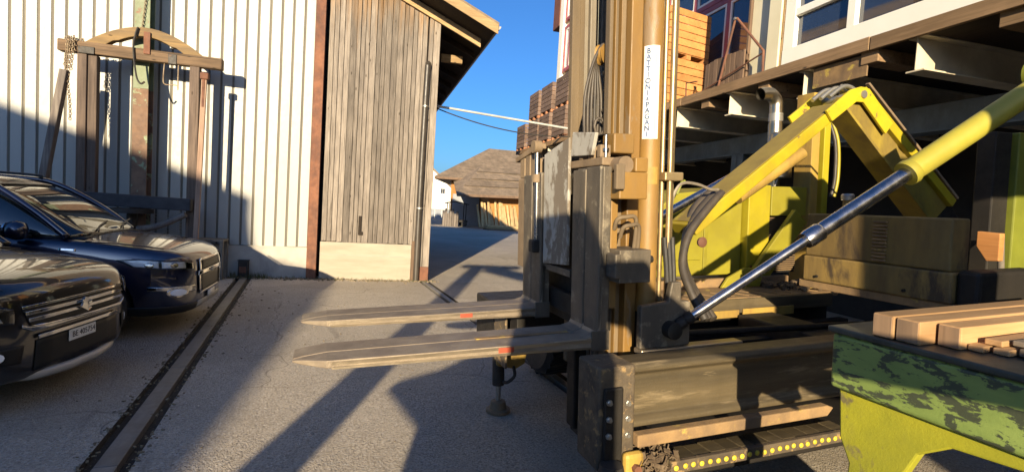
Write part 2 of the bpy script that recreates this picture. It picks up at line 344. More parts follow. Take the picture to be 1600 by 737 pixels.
def spline(pts, n=8):
    P = [Vector(p) for p in pts]; out = []
    for i in range(len(P) - 1):
        a, b, c, d = P[max(i - 1, 0)], P[i], P[i + 1], P[min(i + 2, len(P) - 1)]
        for k in range(n):
            t = k / n; out.append(.5 * ((2 * b) + (c - a) * t + (2 * a - 5 * b + 4 * c - d) * t * t + (3 * b - 3 * c + d - a) * t ** 3))
    return out + [P[-1]]
def text_mesh(body, size, extrude=.0008, bold=.0):
    cu = bpy.data.curves.new('txt', 'FONT'); cu.body = body; cu.size = size; cu.extrude = extrude; cu.offset = size * bold; cu.align_x = 'CENTER'; cu.align_y = 'CENTER'
    o = bpy.data.objects.new('txt', cu); C.objects.link(o); dg = bpy.context.evaluated_depsgraph_get()
    me = bpy.data.meshes.new_from_object(o.evaluated_get(dg)); bpy.data.objects.remove(o); bpy.data.curves.remove(cu)
    me.materials.clear(); return me

# ------------------------------------------------------------------ ground with the two rail slots cut in
GA = rad(6.43)
gx = [-220, -1.19, -1.19, -.91, -.91, 2.34, 2.34, 2.56, 2.56, 220]; gz = [0, 0, -.05, -.05, 0, 0, -.05, -.05, 0, 0]
mb = MB()
ys = [-90, 250]
for y in ys: mb.v += [(x, y, z) for x, z in zip(gx, gz)]
k = len(gx); mb.f = [(i, i + 1, k + i + 1, k + i) for i in range(k - 1)]
g = part('ground', mb, 'yard_surface', rot=(0, 0, GA)); struct(g)
g.data.materials.append(MAT['slot_dirt'])
for i, p in enumerate(g.data.polygons): p.material_index = 1 if i in (1, 2, 3, 5, 6, 7) else 0
def rail(cx, wd, label):
    o = thing('rail', label, 'rail', rot=(0, 0, GA))
    y = -6.
    while y < 11.4:
        L = random.uniform(1.7, 2.4)
        part('rail_length', MB().box(cx - wd / 2, cx + wd / 2, y, min(y + L - .006, 11.45), -.049, .006), 'rail_steel', o, .004); y += L
    return o
rail(-1.05, .125, 'flat steel rail in a dirt-filled slot beside the parked cars')
rail(2.45, .085, 'narrow steel rail in a slot running under the forklift')

# ------------------------------------------------------------------ barn: metal-clad half
WY = 11.45
def roof_z(x): return 5.22 + (2.32 - x) * .437          # underside of the barn roof
shed = thing('metal_shed', 'cream metal-clad shed wall with a rusty steel corner post', 'shed', (0, WY, 0))
part('wall_backing', MB().box(-9.3, -1.2, .012, .25, .60, 6.5), 'groove_shade_dirt', shed)
pm = MB()
pm.prism([(0, .0), (.160, 0), (.167, .011), (.165, .0115), (.158, .004), (.002, .004), (-.005, .0115), (-.007, .011)], 2, .635, 6.5)
pme = pm.mesh('cladding_panel')
for i in range(38):
    x = -1.375 - i * .211
    o = link('cladding_panel', pme, 'cladding', shed, loc=(x, -.002 + random.uniform(-.001, .001), random.uniform(-.006, .006)))
part('plinth', MB().box(-9.3, -1.2, -.06, .3, -.1, .628), 'concrete', shed, .01)
part('corner_post', MB().box(-1.195, -1.01, -.13, -.118, -.05, 6.6).box(-1.108, -1.096, -.118, .06, -.05, 6.6).box(-1.195, -1.01, .06, .072, -.05, 6.6), 'rust', shed, .003)
part('flashing', MB().box(-9.3, -1.2, -.075, -.004, .629, .634), 'galvanised', shed)
# ------------------------------------------------------------------ barn: timber half, roof
barn = thing('timber_barn', 'weathered plank barn with a wide roof overhang and black downpipe', 'barn', (0, 0, 0))
part('gap_shade_sheet', MB().box(-1.25, -.80, WY + .31, WY + .4, 0, 6.6), 'basement', barn)  # near-black sheet stands in for the shade inside the gap
part('backing_wall', MB().box(-.96, 1.25, WY + .05, WY + .3, .3, 5.6), 'soffit', barn)
n = 21; x = -.945
for i in range(n):
    wd = random.uniform(.08, .135)
    if x + wd > 1.02: wd = 1.02 - x
    y = WY - random.uniform(0, .018)
    part('plank', MB().prism([(x + .005, .775 + random.uniform(-.012, .01)), (x + wd - .004, .775 + random.uniform(-.012, .01)), (x + wd - .004 + random.uniform(-.004, .004), roof_z(x + wd)), (x + .005 + random.uniform(-.004, .004), roof_z(x))], 1, y, y + .03), 'barn_wood', barn, .004, seg=1)
    x += wd
    if x > 1.0: break
for a, b, z0 in ((1.055, 1.145, .05), (1.15, 1.29, .30)):
    part('plank', MB().prism([(a, z0), (b - .004, z0), (b - .004, roof_z(b)), (a, roof_z(a))], 1, WY - .03, WY + .02), 'barn_wood', barn, .006, seg=1)
part('corner_foot', MB().box(1.06, 1.285, WY - .05, WY + .12, -.02, .30), 'rust', barn, .01)
part('plinth', MB().box(-.95, .90, WY - .08, WY + .3, -.1, .768), 'concrete_pale', barn, .012)
part('plinth_seam', MB().box(-.95, .90, WY - .086, WY - .081, .50, .512), 'concrete', barn)
part('plinth_post', MB().box(.905, .975, WY - .07, WY + .2, -.1, .85), 'board_z', barn, .01)
part('wall', MB().prism([(WY + .0, -.1), (24, -.1), (24, 5.5), (WY + .0, 5.5)], 0, 1.16, 1.28), 'barn_wood', barn)
dp = part('downpipe', MB().tube(spline([(1.02, WY - .10, -.02), (1.02, WY - .10, 2.2), (1.04, WY - .10, 4.35), (1.055, WY - .09, 4.55), (1.06, WY + .0, 4.63), (1.06, WY + .10, 4.64)], 6), .062, 14), 'black_pipe', barn, smooth=50)
for z in (1.55, 3.7): part('pipe_clip', MB().lathe([(0, .067), (.03, .067)], (1.02 if z < 3 else 1.035, WY - .10, z), (0, 0, 1), 14), 'galvanised', dp)
part('hatch_slot', MB().box(-.215, -.165, WY - .03, WY - .014, .93, 1.33).box(-.20, -.12, WY - .032, WY - .013, .93, 1.0), 'soffit', barn)
# roof: rafters, soffit boards, barge board, gutter
def rp(xv, dz): return (xv, roof_z(xv) + dz)
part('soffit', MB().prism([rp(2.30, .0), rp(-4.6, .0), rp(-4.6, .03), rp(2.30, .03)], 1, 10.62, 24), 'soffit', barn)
part('roof', MB().prism([rp(2.36, .10), rp(-4.6, .10), rp(-4.6, .2), rp(2.36, .2)], 1, 10.58, 24), 'roof_tile', barn)
part('roof', MB().prism([(-4.6, roof_z(-4.6) + .1), (-12, roof_z(-4.6) - 3.13), (-12, roof_z(-4.6) - 3.03), (-4.6, roof_z(-4.6) + .2)], 1, 10.58, 24), 'roof_tile', barn)
part('barge_board', MB().prism([rp(2.34, -.05), rp(-4.6, -.05), rp(-4.6, .14), rp(2.34, .14)], 1, 10.545, 10.575), 'rafter', barn, .004)
part('rafter', MB().prism([rp(2.15, -.20), rp(.4, -.20), rp(.4, -.02), rp(2.15, -.02)], 1, WY - .09, WY - .035), 'rafter', barn, .006)
part('outrigger', MB().box(1.45, 1.95, 12.5, 12.62, 5.0, 5.17), 'rafter', barn, .006)
for y in (12.4, 13.6, 14.8, 16.0, 17.2, 18.4):
    part('rafter', MB().prism([rp(2.2, -.13), rp(1.2, -.13), rp(1.2, -.003), rp(2.2, -.003)], 1, y, y + .1), 'soffit', barn, .004)
gp = [(2.33 + .075 * math.cos(a), 5.33 + .075 * math.sin(a)) for a in [math.pi + math.pi * i / 8 for i in range(9)]]
gi = [(2.33 + .066 * math.cos(a), 5.335 + .066 * math.sin(a)) for a in [math.pi * 2 - math.pi * i / 8 for i in range(9)]]
part('gutter', MB().prism(gp + gi, 1, 10.6, 23.8), 'black_pipe', barn)
part('gutter_end', MB().prism(gp, 1, 10.585, 10.598), 'galvanised', barn)
tag(part('overhead_pole', MB().cyl((1.28, 12.6, 3.98), (5.2, 12.9, 3.80), .028, 12), 'pole_white', smooth=40), 'pale pole spanning from the barn wall to the crates', 'pole')
tag(part('cable', MB().tube(sag((1.28, 12.3, 3.90), (5.2, 12.6, 3.62), .22, 20), .014, 6), 'black_rubber'), 'thin black cable sagging below the pale pole', 'cable')
# things at the foot of the wall
b = thing('junction_box', 'small rusty iron box at the foot of the concrete plinth', 'box', (-2.35, WY - .14, 0))
part('case', MB().box(-.09, .09, -.06, .06, 0, .33), 'dark_iron', b, .012); part('lid', MB().box(-.10, .10, -.07, .07, .332, .35), 'dark_iron', b, .006); part('hinge', MB().box(-.06, .06, -.072, -.062, .1, .22), 'rust', b)
b = thing('steel_shelf', 'low grey steel shelf on legs behind the blue car nose', 'shelf', (-2.85, WY - .35, 0))
part('top', MB().box(-.30, .22, -.16, .24, .72, .76), 'mast_grey', b, .006)
for xx, yy in ((-.26, -.12), (.18, -.12), (-.26, .2), (.18, .2)): part('leg', MB().box(xx - .03, xx + .03, yy - .03, yy + .03, 0, .719), 'mast_grey', b, .004)
mb = MB()
for i in range(900):                                  # weeds along the wall foot
    xx = random.choice((random.uniform(-2.7, -.9), random.uniform(-2.6, -1.9), random.uniform(-.9, 1.4))); yy = WY - .1 - abs(random.gauss(0, .10)); h = random.uniform(.02, .09) * (1.6 if xx < -1.9 else .8); a = random.uniform(0, 6.3)
    if i % 3: mb._add([(xx, yy, 0), (xx + .012 * math.cos(a), yy + .012 * math.sin(a), 0), (xx + random.uniform(-.04, .04), yy + random.uniform(-.04, .04), h)], [(0, 1, 2)])
struct(tag(part('weeds', mb, 'grass'), 'sparse weeds growing along the foot of the wall', 'weeds'), 'stuff')
mb = MB()
for i in range(1000):
    xx = random.uniform(-3.2, 1.5); yy = WY - .12 - abs(random.gauss(0, .12)); r = random.uniform(.008, .028); a = random.uniform(0, 3)
    if i > 420:
        yy = random.uniform(1.5, 11); xx = (-1.05 - .112 * yy) / .9937 + random.choice((-.14, .14)) + random.gauss(0, .035); r *= .45
    elif i % 4 == 0: xx, yy = random.choice(((random.gauss(-1.75, .3), random.uniform(4, 10)), (random.uniform(-1.5, .5), random.uniform(2.5, 9)))); r *= .5
    mb.T = Matrix.Translation((xx, yy, r * .3)) @ Euler((random.uniform(-.4, .4), random.uniform(-.4, .4), a)).to_matrix().to_4x4(); mb.box(-r, r, -r * .7, r * .7, -r * .4, r * .4)
mb.T = None
struct(tag(part('debris', mb, 'leaf_litter'), 'small stones and litter strewn on the yard', 'debris'), 'stuff')

# ------------------------------------------------------------------ antique timber frame standing before the cladding
FY = 10.82
fr = thing('timber_gantry', 'old timber frame with arched top beam standing before the cladding', 'frame', (0, 0, 0))
cb = part('crossbeam', MB().bar((-5.21, FY, 3.98), (-2.70, FY, 3.965), .17, .20), 'old_beam_x', fr, .02)
arc = [(-4.82 + 1.80 * i / 18, 4.07 + .37 * math.sin(math.pi * i / 18) ** .9) for i in range(19)]
part('arch', MB().prism(arc + [(-3.92 + (x + 3.92) * .80, z - .155 if 3 < i < 15 else max(4.0, z - .12)) for i, (x, z) in reversed(list(enumerate(arc)))], 1, FY - .07, FY + .07), 'arch_wood', fr, .012)
part('strap', MB().box(-3.93, -3.83, FY - .11, FY - .092, 3.98, 4.36), 'rust', fr, .004)
part('hook', MB().tube(spline([(-4.02, FY - .1, 4.42), (-4.05, FY - .11, 4.3), (-4.08, FY - .11, 4.05), (-4.03, FY - .11, 3.6), (-3.96, FY - .12, 3.46), (-3.9, FY - .1, 3.5)], 5), .016, 6), 'dark_iron', fr)
part('post', MB().box(-4.92, -4.78, FY - .08, FY + .06, 0, 3.87), 'old_beam_z', fr, .012)
part('post', MB().box(-4.778, -4.64, FY - .045, FY + .08, 0, 3.87), 'old_beam_z', fr, .012)
part('post', MB().box(-3.22, -3.06, FY - .07, FY + .07, 0, 3.87), 'old_beam_z', fr, .012)
part('sill_beam', MB().bar((-5.10, FY - .16, 1.42), (-3.10, FY - .16, 1.39), .16, .22), 'beam_shade', fr, .015)
part('prop', MB().bar((-5.07, FY - .12, 3.55), (-5.52, FY - .3, .0), .11, .13, (0, 1, 0)), 'grey_wood_z', fr, .01)
pr = part('pole', MB().bar((-2.955, FY - .14, 3.72), (-3.02, FY - .22, 0), .085, .05, (0, 1, 0)), 'plank_pink', fr, .008)
part('hinge_plate', MB().box(-2.985, -2.94, FY - .178, FY - .169, 3.15, 3.7), 'rust', fr, .004)
part('bracket', MB().box(-3.02, -2.88, FY - .2, FY - .1, 3.64, 3.76), 'rust', fr, .02)
part('strap', MB().box(-3.55, -3.42, FY - .1, FY - .087, 3.86, 4.03), 'dark_iron', fr, .004)
part('strap', MB().box(-4.9, -4.66, FY - .105, FY - .088, 3.87, 3.99), 'dark_iron', fr, .01)
part('hook', MB().tube(spline([(-3.62, FY - .05, 3.86), (-3.63, FY - .06, 3.6), (-3.6, FY - .06, 3.5), (-3.42, FY - .06, 3.5), (-3.4, FY - .06, 3.42)], 5), .01, 6), 'chain_steel', fr)
part('hook', MB().tube([(-3.4, FY - .05, 3.86), (-3.4, FY - .06, 3.45)], .012, 6), 'chain_steel', fr)
part('bogie_plate', MB().cyl((-4.05, FY - .15, 1.20), (-4.05, FY - .15, 1.27), .34, 28), 'dark_iron', fr, smooth=40)
part('bogie_stem', MB().cyl((-4.03, FY - .15, .75), (-4.03, FY - .15, 1.2), .08, 14), 'dark_iron', fr, smooth=40)
for s in (-1, 1):
    part('leaf_spring', MB().tube(spline([(-4.03 + s * .1, FY - .2, .92), (-4.03 + s * .45, FY - .2, 1.0), (-4.03 + s * .85, FY - .2, 1.22)], 6), .055, 8), 'grey_wood_z', fr, smooth=50)
mb = MB()
for i in range(11): mb.cyl((-3.75 + i * .06, FY + .02, .62), (-3.75 + i * .06, FY + .02, 1.25), .004, 4)
for i in range(10): mb.cyl((-3.76, FY + .02, .65 + i * .06), (-3.13, FY + .02, .65 + i * .06), .004, 4)
part('wire_mesh', mb, 'galvanised', fr)
def torus_link(p, ax, r=.019, t=.006, st=1.4):
    pts = []
    ax = Vector(ax)
    for i in range(11):
        a = 2 * math.pi * i / 10; pts.append(Vector(p) + ax * r * math.cos(a) + Vector((0, 0, 1)) * r * st * math.sin(a))
    return pts
ch = thing('chain', 'rusty chain draped over the end of the old crossbeam', 'chain', (0, 0, 0))
for k, (xx, z0, z1, dy) in enumerate(((-5.0, 4.1, 2.72, -.13), (-5.035, 4.1, 3.3, -.125), (-4.965, 4.12, 3.55, -.125), (-5.06, 4.1, 3.62, -.12))):
    z = z0; i = 0
    while z > z1:
        part('chain_link', MB().tube(torus_link((xx + .02 * math.sin(z * 5), FY + dy, z), (1, 0, 0) if i % 2 else (0, 1, 0)), .0065, 5, False), 'chain_steel', ch, smooth=True); z -= .041; i += 1
for i in range(9): part('chain_link', MB().tube(torus_link((-5.08 + i * .03, FY - .08 + .02 * (i % 4), 4.095), (0, 1, 0) if i % 2 else (1, 0, 0)), .0065, 5, False), 'chain_steel', ch, smooth=True)
ps = thing('steel_post', 'tall green and rust-brown steel post behind the timber frame', 'post', (-4.055, 11.1, 0))
def ibeam(mb, hx, hy, z0, z1, t=.016):
    return mb.box(-hx, hx, -hy, -hy + t, z0, z1).box(-hx, hx, hy - t, hy, z0, z1).box(-t / 2, t / 2, -hy + t, hy - t, z0, z1)
part('shaft', ibeam(MB(), .12, .12, 0, 3.42), 'rust_pole', ps, .003); part('painted_shaft', ibeam(MB(), .12, .12, 3.421, 6.4), 'green_pole', ps, .003)
part('base_plate', MB().box(-.2, .2, -.2, .2, 0, .02), 'rust', ps)
cs = thing('chain', 'dark hanging chain beside the top of the green steel post', 'chain', (-3.92, 10.95, 0))
z = 5.6; i = 0
while z > 4.45: part('chain_link', MB().tube(torus_link((-.02 - (5.6 - z) * .09, 0, z), (1, 0, 0) if i % 2 else (0, 1, 0), .016), .0055, 5, False), 'chain_steel', cs, smooth=True); z -= .036; i += 1

# ------------------------------------------------------------------ warehouse on the right: raised floor on steel beams
wh = thing('warehouse', 'raised cream warehouse with long white-framed windows on steel beams', 'warehouse', (0, 0, 0))
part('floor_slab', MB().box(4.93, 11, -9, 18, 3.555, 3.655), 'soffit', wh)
y = -8.0
while y < 18:
    L = random.uniform(2.6, 3.6); part('fascia_board', MB().box(4.88, 4.925, y, min(y + L - .012, 18), 3.545 + random.uniform(-.012, .008), 3.675 + random.uniform(-.006, .008)), 'fascia_wood', wh, .006); y += L
for y in (-5.2, -3.9, -2.6, -1.3, 0.0, 1.3, 2.6, 3.93, 5.28, 6.63, 7.98, 9.33, 10.7, 12.0, 13.4, 14.7):
    part('floor_beam', MB().box(4.95, 11, y - .006, y + .006, 3.24, 3.54).box(4.95, 11, y - .09, y + .09, 3.222, 3.239).box(4.95, 11, y - .09, y + .09, 3.5405, 3.554), 'steel_cream', wh, .003)
for y in (3.15, 4.42, 5.95, 7.2): part('joist_end', MB().box(4.94, 5.5, y - .10, y + .10, 3.42, 3.5535), 'fascia_wood', wh, .008)
part('girder', MB().box(6.36, 6.38, -9, 17.7, 2.90, 3.21).box(6.25, 6.49, -9, 17.7, 2.875, 2.899), 'blue_grey', wh)
for y in (-6., -1.5, 8.0, 12.6, 16.5): part('column', MB().box(6.22, 6.52, y - .012, y + .012, 0, 2.874).box(6.22, 6.244, y - .15, y + .15, 0, 2.874).box(6.496, 6.52, y - .15, y + .15, 0, 2.874), 'blue_grey', wh, .004)
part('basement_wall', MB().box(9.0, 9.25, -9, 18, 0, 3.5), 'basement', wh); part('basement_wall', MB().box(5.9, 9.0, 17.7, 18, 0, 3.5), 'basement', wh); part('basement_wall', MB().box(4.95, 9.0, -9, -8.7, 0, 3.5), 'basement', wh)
part('hanging_board', MB().box(4.955, 4.975, 4.45, 5.15, 3.30, 3.53), 'peeled_brown' if 'peeled_brown' in MAT else 'deck_rust', wh, .004)
# upper wall with windows
YE = 5.72
def pane_row(z0, z1, frame):
    pass
part('wall_panel', MB().box(4.985, 5.2, -8, YE, 3.68, 3.90), 'white_wall', wh, .004)
part('wall_panel', MB().box(5.06, 5.2, -8, YE, 5.45, 7.2), 'white_wall', wh)
edges = [5.60]
while edges[-1] > -7: edges.append(edges[-1] - .86)
for i, ya in enumerate(edges[:-1]):
    yb = edges[i + 1] + .0
    wn = part('window', MB().box(4.99, 5.10, ya - .05, ya + (.12 if i == 0 else .05), 3.901, 5.45), 'white_wall', wh, .004)
    part('transom', MB().box(4.995, 5.10, yb + .0505, ya - .0505, 4.285, 4.375), 'white_wall', wn, .004)
    part('pane', MB().box(5.05, 5.055, yb + .0505, ya - .0505, 3.901, 4.284), 'window_glass', wn); part('pane', MB().box(5.05, 5.055, yb + .0505, ya - .0505, 4.376, 5.449), 'window_glass', wn)
part('wall_trim', MB().box(4.99, 5.08, 5.735, 5.765, 3.68, 7.2), 'rafter', wh); part('pilaster', MB().box(4.965, 5.2, 5.77, 5.99, 3.68, 7.2), 'cream_wall', wh, .006)
part('wall_panel', MB().box(5.06, 5.2, 5.995, 6.42, 3.66, 7.2), 'cream_wall', wh); part('wall_trim', MB().box(5.02, 5.2, 6.425, 6.46, 3.66, 7.2), 'board_z', wh)
part('wall_panel', MB().box(6.20, 6.4, 6.46, 12.5, 3.66, 8.9), 'cream_wall', wh); part('wall_panel', MB().box(5.50, 5.7, 12.5, 15.55, 3.66, 8.9), 'cream_wall', wh); part('wall_panel', MB().box(5.2, 6.4, 6.465, 6.50, 3.66, 7.2), 'cream_wall', wh)
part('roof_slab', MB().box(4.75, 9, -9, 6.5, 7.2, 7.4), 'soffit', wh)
def red_window(y0, y1, z0, z1, mull, dx=0.0):
    class MB_(MB):
        def box(self, a, b, *r): return MB.box(self, a + dx, b + dx, *r)
    wn = part('window', MB_().box(5.42, 5.49, y0, y0 + .09, z0, z1).box(5.42, 5.49, y1 - .09, y1, z0, z1).box(5.42, 5.49, y0 + .091, y1 - .091, z1 - .09, z1).box(5.42, 5.49, y0 + .091, y1 - .091, z0, z0 + .09), 'red_paint', wh, .004)
    ys = [y0 + .09] + mull + [y1 - .09]
    for m in mull: part('mullion', MB_().box(5.425, 5.488, m - .05, m + .05, z0 + .0905, z1 - .0905), 'red_paint', wn, .003)
    for a, b in zip(ys[:-1], ys[1:]):
        a2, b2 = a + .052, b - .052
        part('sash', MB_().box(5.43, 5.48, a2, a2 + .045, z0 + .092, z1 - .092).box(5.43, 5.48, b2 - .045, b2, z0 + .092, z1 - .092).box(5.43, 5.48, a2 + .0455, b2 - .0455, z1 - .137, z1 - .092).box(5.43, 5.48, a2 + .0455, b2 - .0455, z0 + .092, z0 + .137), 'white_wall', wn)
        part('pane', MB_().box(5.455, 5.46, a2 + .045, b2 - .045, z0 + .137, z1 - .137), 'window_glass', wn)
red_window(7.35, 10.6, 3.75, 5.75, [8.45, 9.5], .70); red_window(7.35, 10.6, 5.76, 7.0, [8.45, 9.5], .70)
red_window(14.4, 15.25, 5.85, 7.2, [14.82]); red_window(14.4, 15.25, 7.35, 8.4, [14.82])
part('pilaster', MB().box(5.38, 5.72, 15.3, 15.6, 3.66, 8.9), 'white_wall', wh)
part('eaves_box', MB().box(5.36, 5.6, 15.62, 16.2, 7.35, 9.2), 'red_brown', wh, .02)
# low board fence and tubular guard on the platform edge
ga = thing('board_guard', 'low panel of upright brown boards on the platform edge', 'guard', (4.95, 0, 0))
for i in range(9):
    y = 6.38 + i * .098; part('board', MB().box(-.012 + random.uniform(-.004, .004), .012, y, y + .092, 3.66, 4.10 + random.uniform(-.02, .015)), 'board_z', ga, .003)
part('rail', MB().box(.0125, .05, 6.36, 7.27, 3.95, 4.03), 'board_z', ga)
hr = thing('handrail', 'rusty bent tube guard rail at the platform edge', 'railing', (4.9, 0, 0))
part('tube', MB().tube([(0, 6.88, 3.58), (0, 6.585, 4.56), (.01, 6.56, 4.57), (0, 5.955, 3.95), (0, 5.94, 3.68)], .017, 8), 'rust', hr)
part('tube', MB().tube([(0, 5.955, 3.93), (.0, 7.44, 3.64)], .011, 8), 'rust', hr); part('bolt', MB().cyl((-.03, 6.57, 4.565), (.03, 6.57, 4.565), .02, 8), 'galvanised', hr)
part('tube', MB().tube([(0, 7.68, 3.63), (0, 7.70, 3.9), (0, 7.4, 3.86)], .011, 8), 'rust', hr)

# ------------------------------------------------------------------ slatted crates
def make_crate(name, label, slat, post, h=.87, w=1.0, l=1.2, rows=6):
    """local: x across (w), y along (l), z up from the floor the skids stand on"""
    t = thing(name, label, 'crate')
    for x in (.0, w / 2 - .05, w - .1): part('skid', MB().box(x, x + .1, 0, l, 0, .085), post, t, .004)
    part('base', MB().box(.02, w - .02, .02, l - .02, .086, .106), slat, t)
    sh = (h - .095) / rows
    for i in range(rows):
        z = .095 + i * sh
        for y in (-.0, l - .02): part('slat', MB().box(.0, w, y, y + .02, z + .004, z + sh - .008), slat, t, .003, seg=1)
        for x in (-.0, w - .02): part('slat', MB().box(x, x + .02, .021, l - .021, z + .004, z + sh - .008), slat, t, .003, seg=1)
    for x in (.021, w - .081):
        for y in (.021, l - .081): part('corner_post', MB().box(x, x + .06, y, y + .06, .107, h - .01), post, t)
    return t
co = make_crate('slatted_crate', '', 'crate_new', 'crate_new')
cn = make_crate('slatted_crate', '', 'crate_old', 'crate_post')
first = {}
def put(src, loc, rz, label, group):
    o = src if src.name not in first else copy_tree(src); first[src.name] = 1
    o.location = loc; o.rotation_euler = (0, 0, rz); o['label'] = label; o['group'] = group; return o
GO, GN = 'fresh orange crates on the platform', 'grey weathered crates on the platform'
put(co, (4.93, 8.37, 3.66), rad(13), 'orange slatted crate on the platform, lower of the two by the windows', GO)
put(co, (4.93, 8.38, 4.535), rad(13), 'orange slatted crate on top of the stack by the windows', GO)
for i, (y, k, lab) in enumerate(((13.25, 0, 'lower weathered crate nearest the forklift mast'), (13.25, 1, 'upper weathered crate nearest the forklift mast'), (14.5, 0, 'lower weathered crate second from the mast'), (14.5, 1, 'upper weathered crate second from the mast'),
        (15.75, 0, 'lower weathered crate third from the mast, above the pole end'), (15.75, 1, 'tallest weathered crate third from the mast, against the sky'), (17.0, 0, 'single weathered crate at the far end of the crate row'))):
    put(cn, (6.12 + random.uniform(-.03, .03), y + .1 + random.uniform(-.03, .02), 3.66 + k * .875), rad(90 + random.uniform(-1.5, 1.5)), lab, GN)
part2 = MB()

# ------------------------------------------------------------------ far end of the yard
fb = thing('hip_roofed_barn', 'distant brown-roofed barn with orange timber wall', 'barn', (0, 0, 0))
FYB = 42.0
part('wall', MB().prism([(6.2, FYB), (22, FYB), (22, FYB + 10), (8.4, FYB + 10)], 2, 0, 3.75), 'orange_wall', fb)
part('roof', MB()._add([(4.7, FYB - 1.2, 3.75), (24, FYB - 1.2, 3.9), (20, FYB + 5, 6.9), (10.2, FYB + 5, 6.9), (4.7, FYB - 1.2, 3.55), (24, FYB - 1.2, 3.7), (20, FYB + 11, 3.6), (7.6, FYB + 11, 3.6)], [(0, 1, 2, 3), (4, 5, 1, 0), (0, 3, 7, 4), (2, 1, 5, 6), (3, 2, 6, 7), (4, 7, 6, 5)]), 'roof_tile', fb)
part('lean_to_wall', MB().box(8.6, 16, 38.6, 41.9, 0, 2.4), 'orange_wall', fb)
part('lean_to_roof', MB()._add([(5.9, 37, 2.42), (18, 37, 2.75), (18, 41.8, 5.0), (8.6, 41.8, 4.9), (5.9, 37, 2.28), (18, 37, 2.6), (18, 41.8, 3.6), (6.3, 41.8, 3.6)], [(0, 1, 2, 3), (4, 5, 1, 0), (0, 3, 7, 4), (1, 5, 6, 2), (2, 6, 7, 3), (4, 7, 6, 5)]), 'roof_tile', fb)
for i, z in enumerate((.25, .5, .75)): part('tile_row', MB()._add([(5.9 + 2.7 * z, 37 + 4.8 * z - .02, 2.46 + 2.5 * z), (18, 37 + 4.8 * z - .02, 2.78 + 2.27 * z), (18, 37 + 4.8 * z + .9, 2.78 + 2.27 * z + .42), (5.9 + 2.7 * z + .5, 37 + 4.8 * z + .9, 2.46 + 2.5 * z + .45)], [(0, 1, 2, 3)]), 'roof_tile', fb)
part('fascia', MB().bar((5.9, 36.97, 2.33), (18, 36.97, 2.66), .05, .17), 'board_z', fb)
part('fascia', MB().bar((4.7, FYB - 1.23, 3.64), (24, FYB - 1.23, 3.8), .05, .16), 'board_z', fb)
part('sheet_door', MB().box(6.35, 8.5, 41.7, 41.9, 0, 2.5), 'sheet_grey', fb)
for i in range(22):
    x = 7.7 + i * .17 + random.uniform(-.03, .03); h = random.uniform(1.5, 2.2)
    tag(part('leaning_board', MB().bar((x, 37.0 + random.uniform(-.1, .1), .12), (x + random.uniform(-.06, .14), 38.35, h), .15, .04, (0, 0, 1)), 'lumber_z'), 'rough sawn board leaning under the far lean-to roof', 'board', 'boards leaning under the lean-to')
lp = thing('lumber_pile', 'low pile of sawn timber on the ground before the leaning boards', 'lumber pile', (8.0, 36.1, 0))
for r in range(3):
    for q in range(4): part('plank', MB().box(0 + random.uniform(-.1, .1), 3.0 + random.uniform(-.2, .3), q * .21, q * .21 + .19, r * .12, r * .12 + .1), 'lumber_z' if r else 'board_z', lp, .005)
lp2 = thing('lumber_pile', 'grey bundle of upright boards beside the far cart', 'lumber pile', (5.3, 39.4, 0))
for i in range(7): part('plank', MB().box(i * .17, i * .17 + .15, -.1 + .03 * (i % 2), .1, 0, 1.15 + .2 * math.sin(i * 2.1)), 'grey_wood_z', lp2, .005)
ct = thing('roofed_cart', 'small dark cart with a flat canopy far across the yard', 'cart', (6.35, 40.2, 0))
part('canopy', MB().prism([(-.75, 1.78), (.0, 1.92), (.95, 1.74), (.95, 1.68), (0, 1.85), (-.75, 1.71)], 1, -.6, .6), 'dark_steel', ct)
for x in (-.55, .75):
    for y in (-.5, .5): part('post', MB().box(x - .03, x + .03, y - .03, y + .03, .4, 1.72), 'dark_steel', ct)
part('bed', MB().box(-.7, .9, -.55, .55, .34, .5), 'dark_steel', ct); part('seat', MB().box(-.2, .25, -.4, .4, .501, .9), 'black_rubber', ct, .05)
for x in (-.45, .65):
    for y in (-.56, .56): part('wheel', MB().cyl((x, y - .06, .22), (x, y + .06, .22), .22, 16), 'black_rubber', ct)
hs = thing('white_house', 'distant white gabled house behind the timber yard', 'house', (0, 60, 0))
part('wall', MB().prism([(4.0, 0), (8.9, 0), (8.9, 3.5), (7.9, 4.4), (6.4, 5.6), (4.0, 3.5)], 1, 0, 7), 'house_white', hs)
part('roof', MB().prism([(9.15, 3.45), (6.4, 5.85), (6.4, 5.65), (9.1, 3.25)], 1, -.4, 7.4), 'roof_tile', hs); part('roof', MB().prism([(3.6, 3.45), (6.4, 5.85), (6.4, 5.65), (3.6, 3.25)], 1, -.4, 7.4), 'roof_tile', hs)
wn = part('window', MB().box(7.65, 8.2, -.06, -.002, 2.75, 3.4), 'white_wall', hs); part('pane', MB().box(7.70, 7.905, -.07, -.061, 2.8, 3.35), 'window_glass', wn); part('pane', MB().box(7.935, 8.15, -.07, -.061, 2.8, 3.35), 'window_glass', wn)
an = thing('garden_wall', 'pale low wall and gate in front of the white house', 'wall', (5.2, 56, 0))
for i in range(6): part('panel', MB().box(i * .75, i * .75 + .7, 0, .12, 0, 1.0), 'sheet_grey', an, .01)
part('coping', MB().box(-.1, 4.6, -.03, .15, 1.001, 1.06), 'concrete', an)

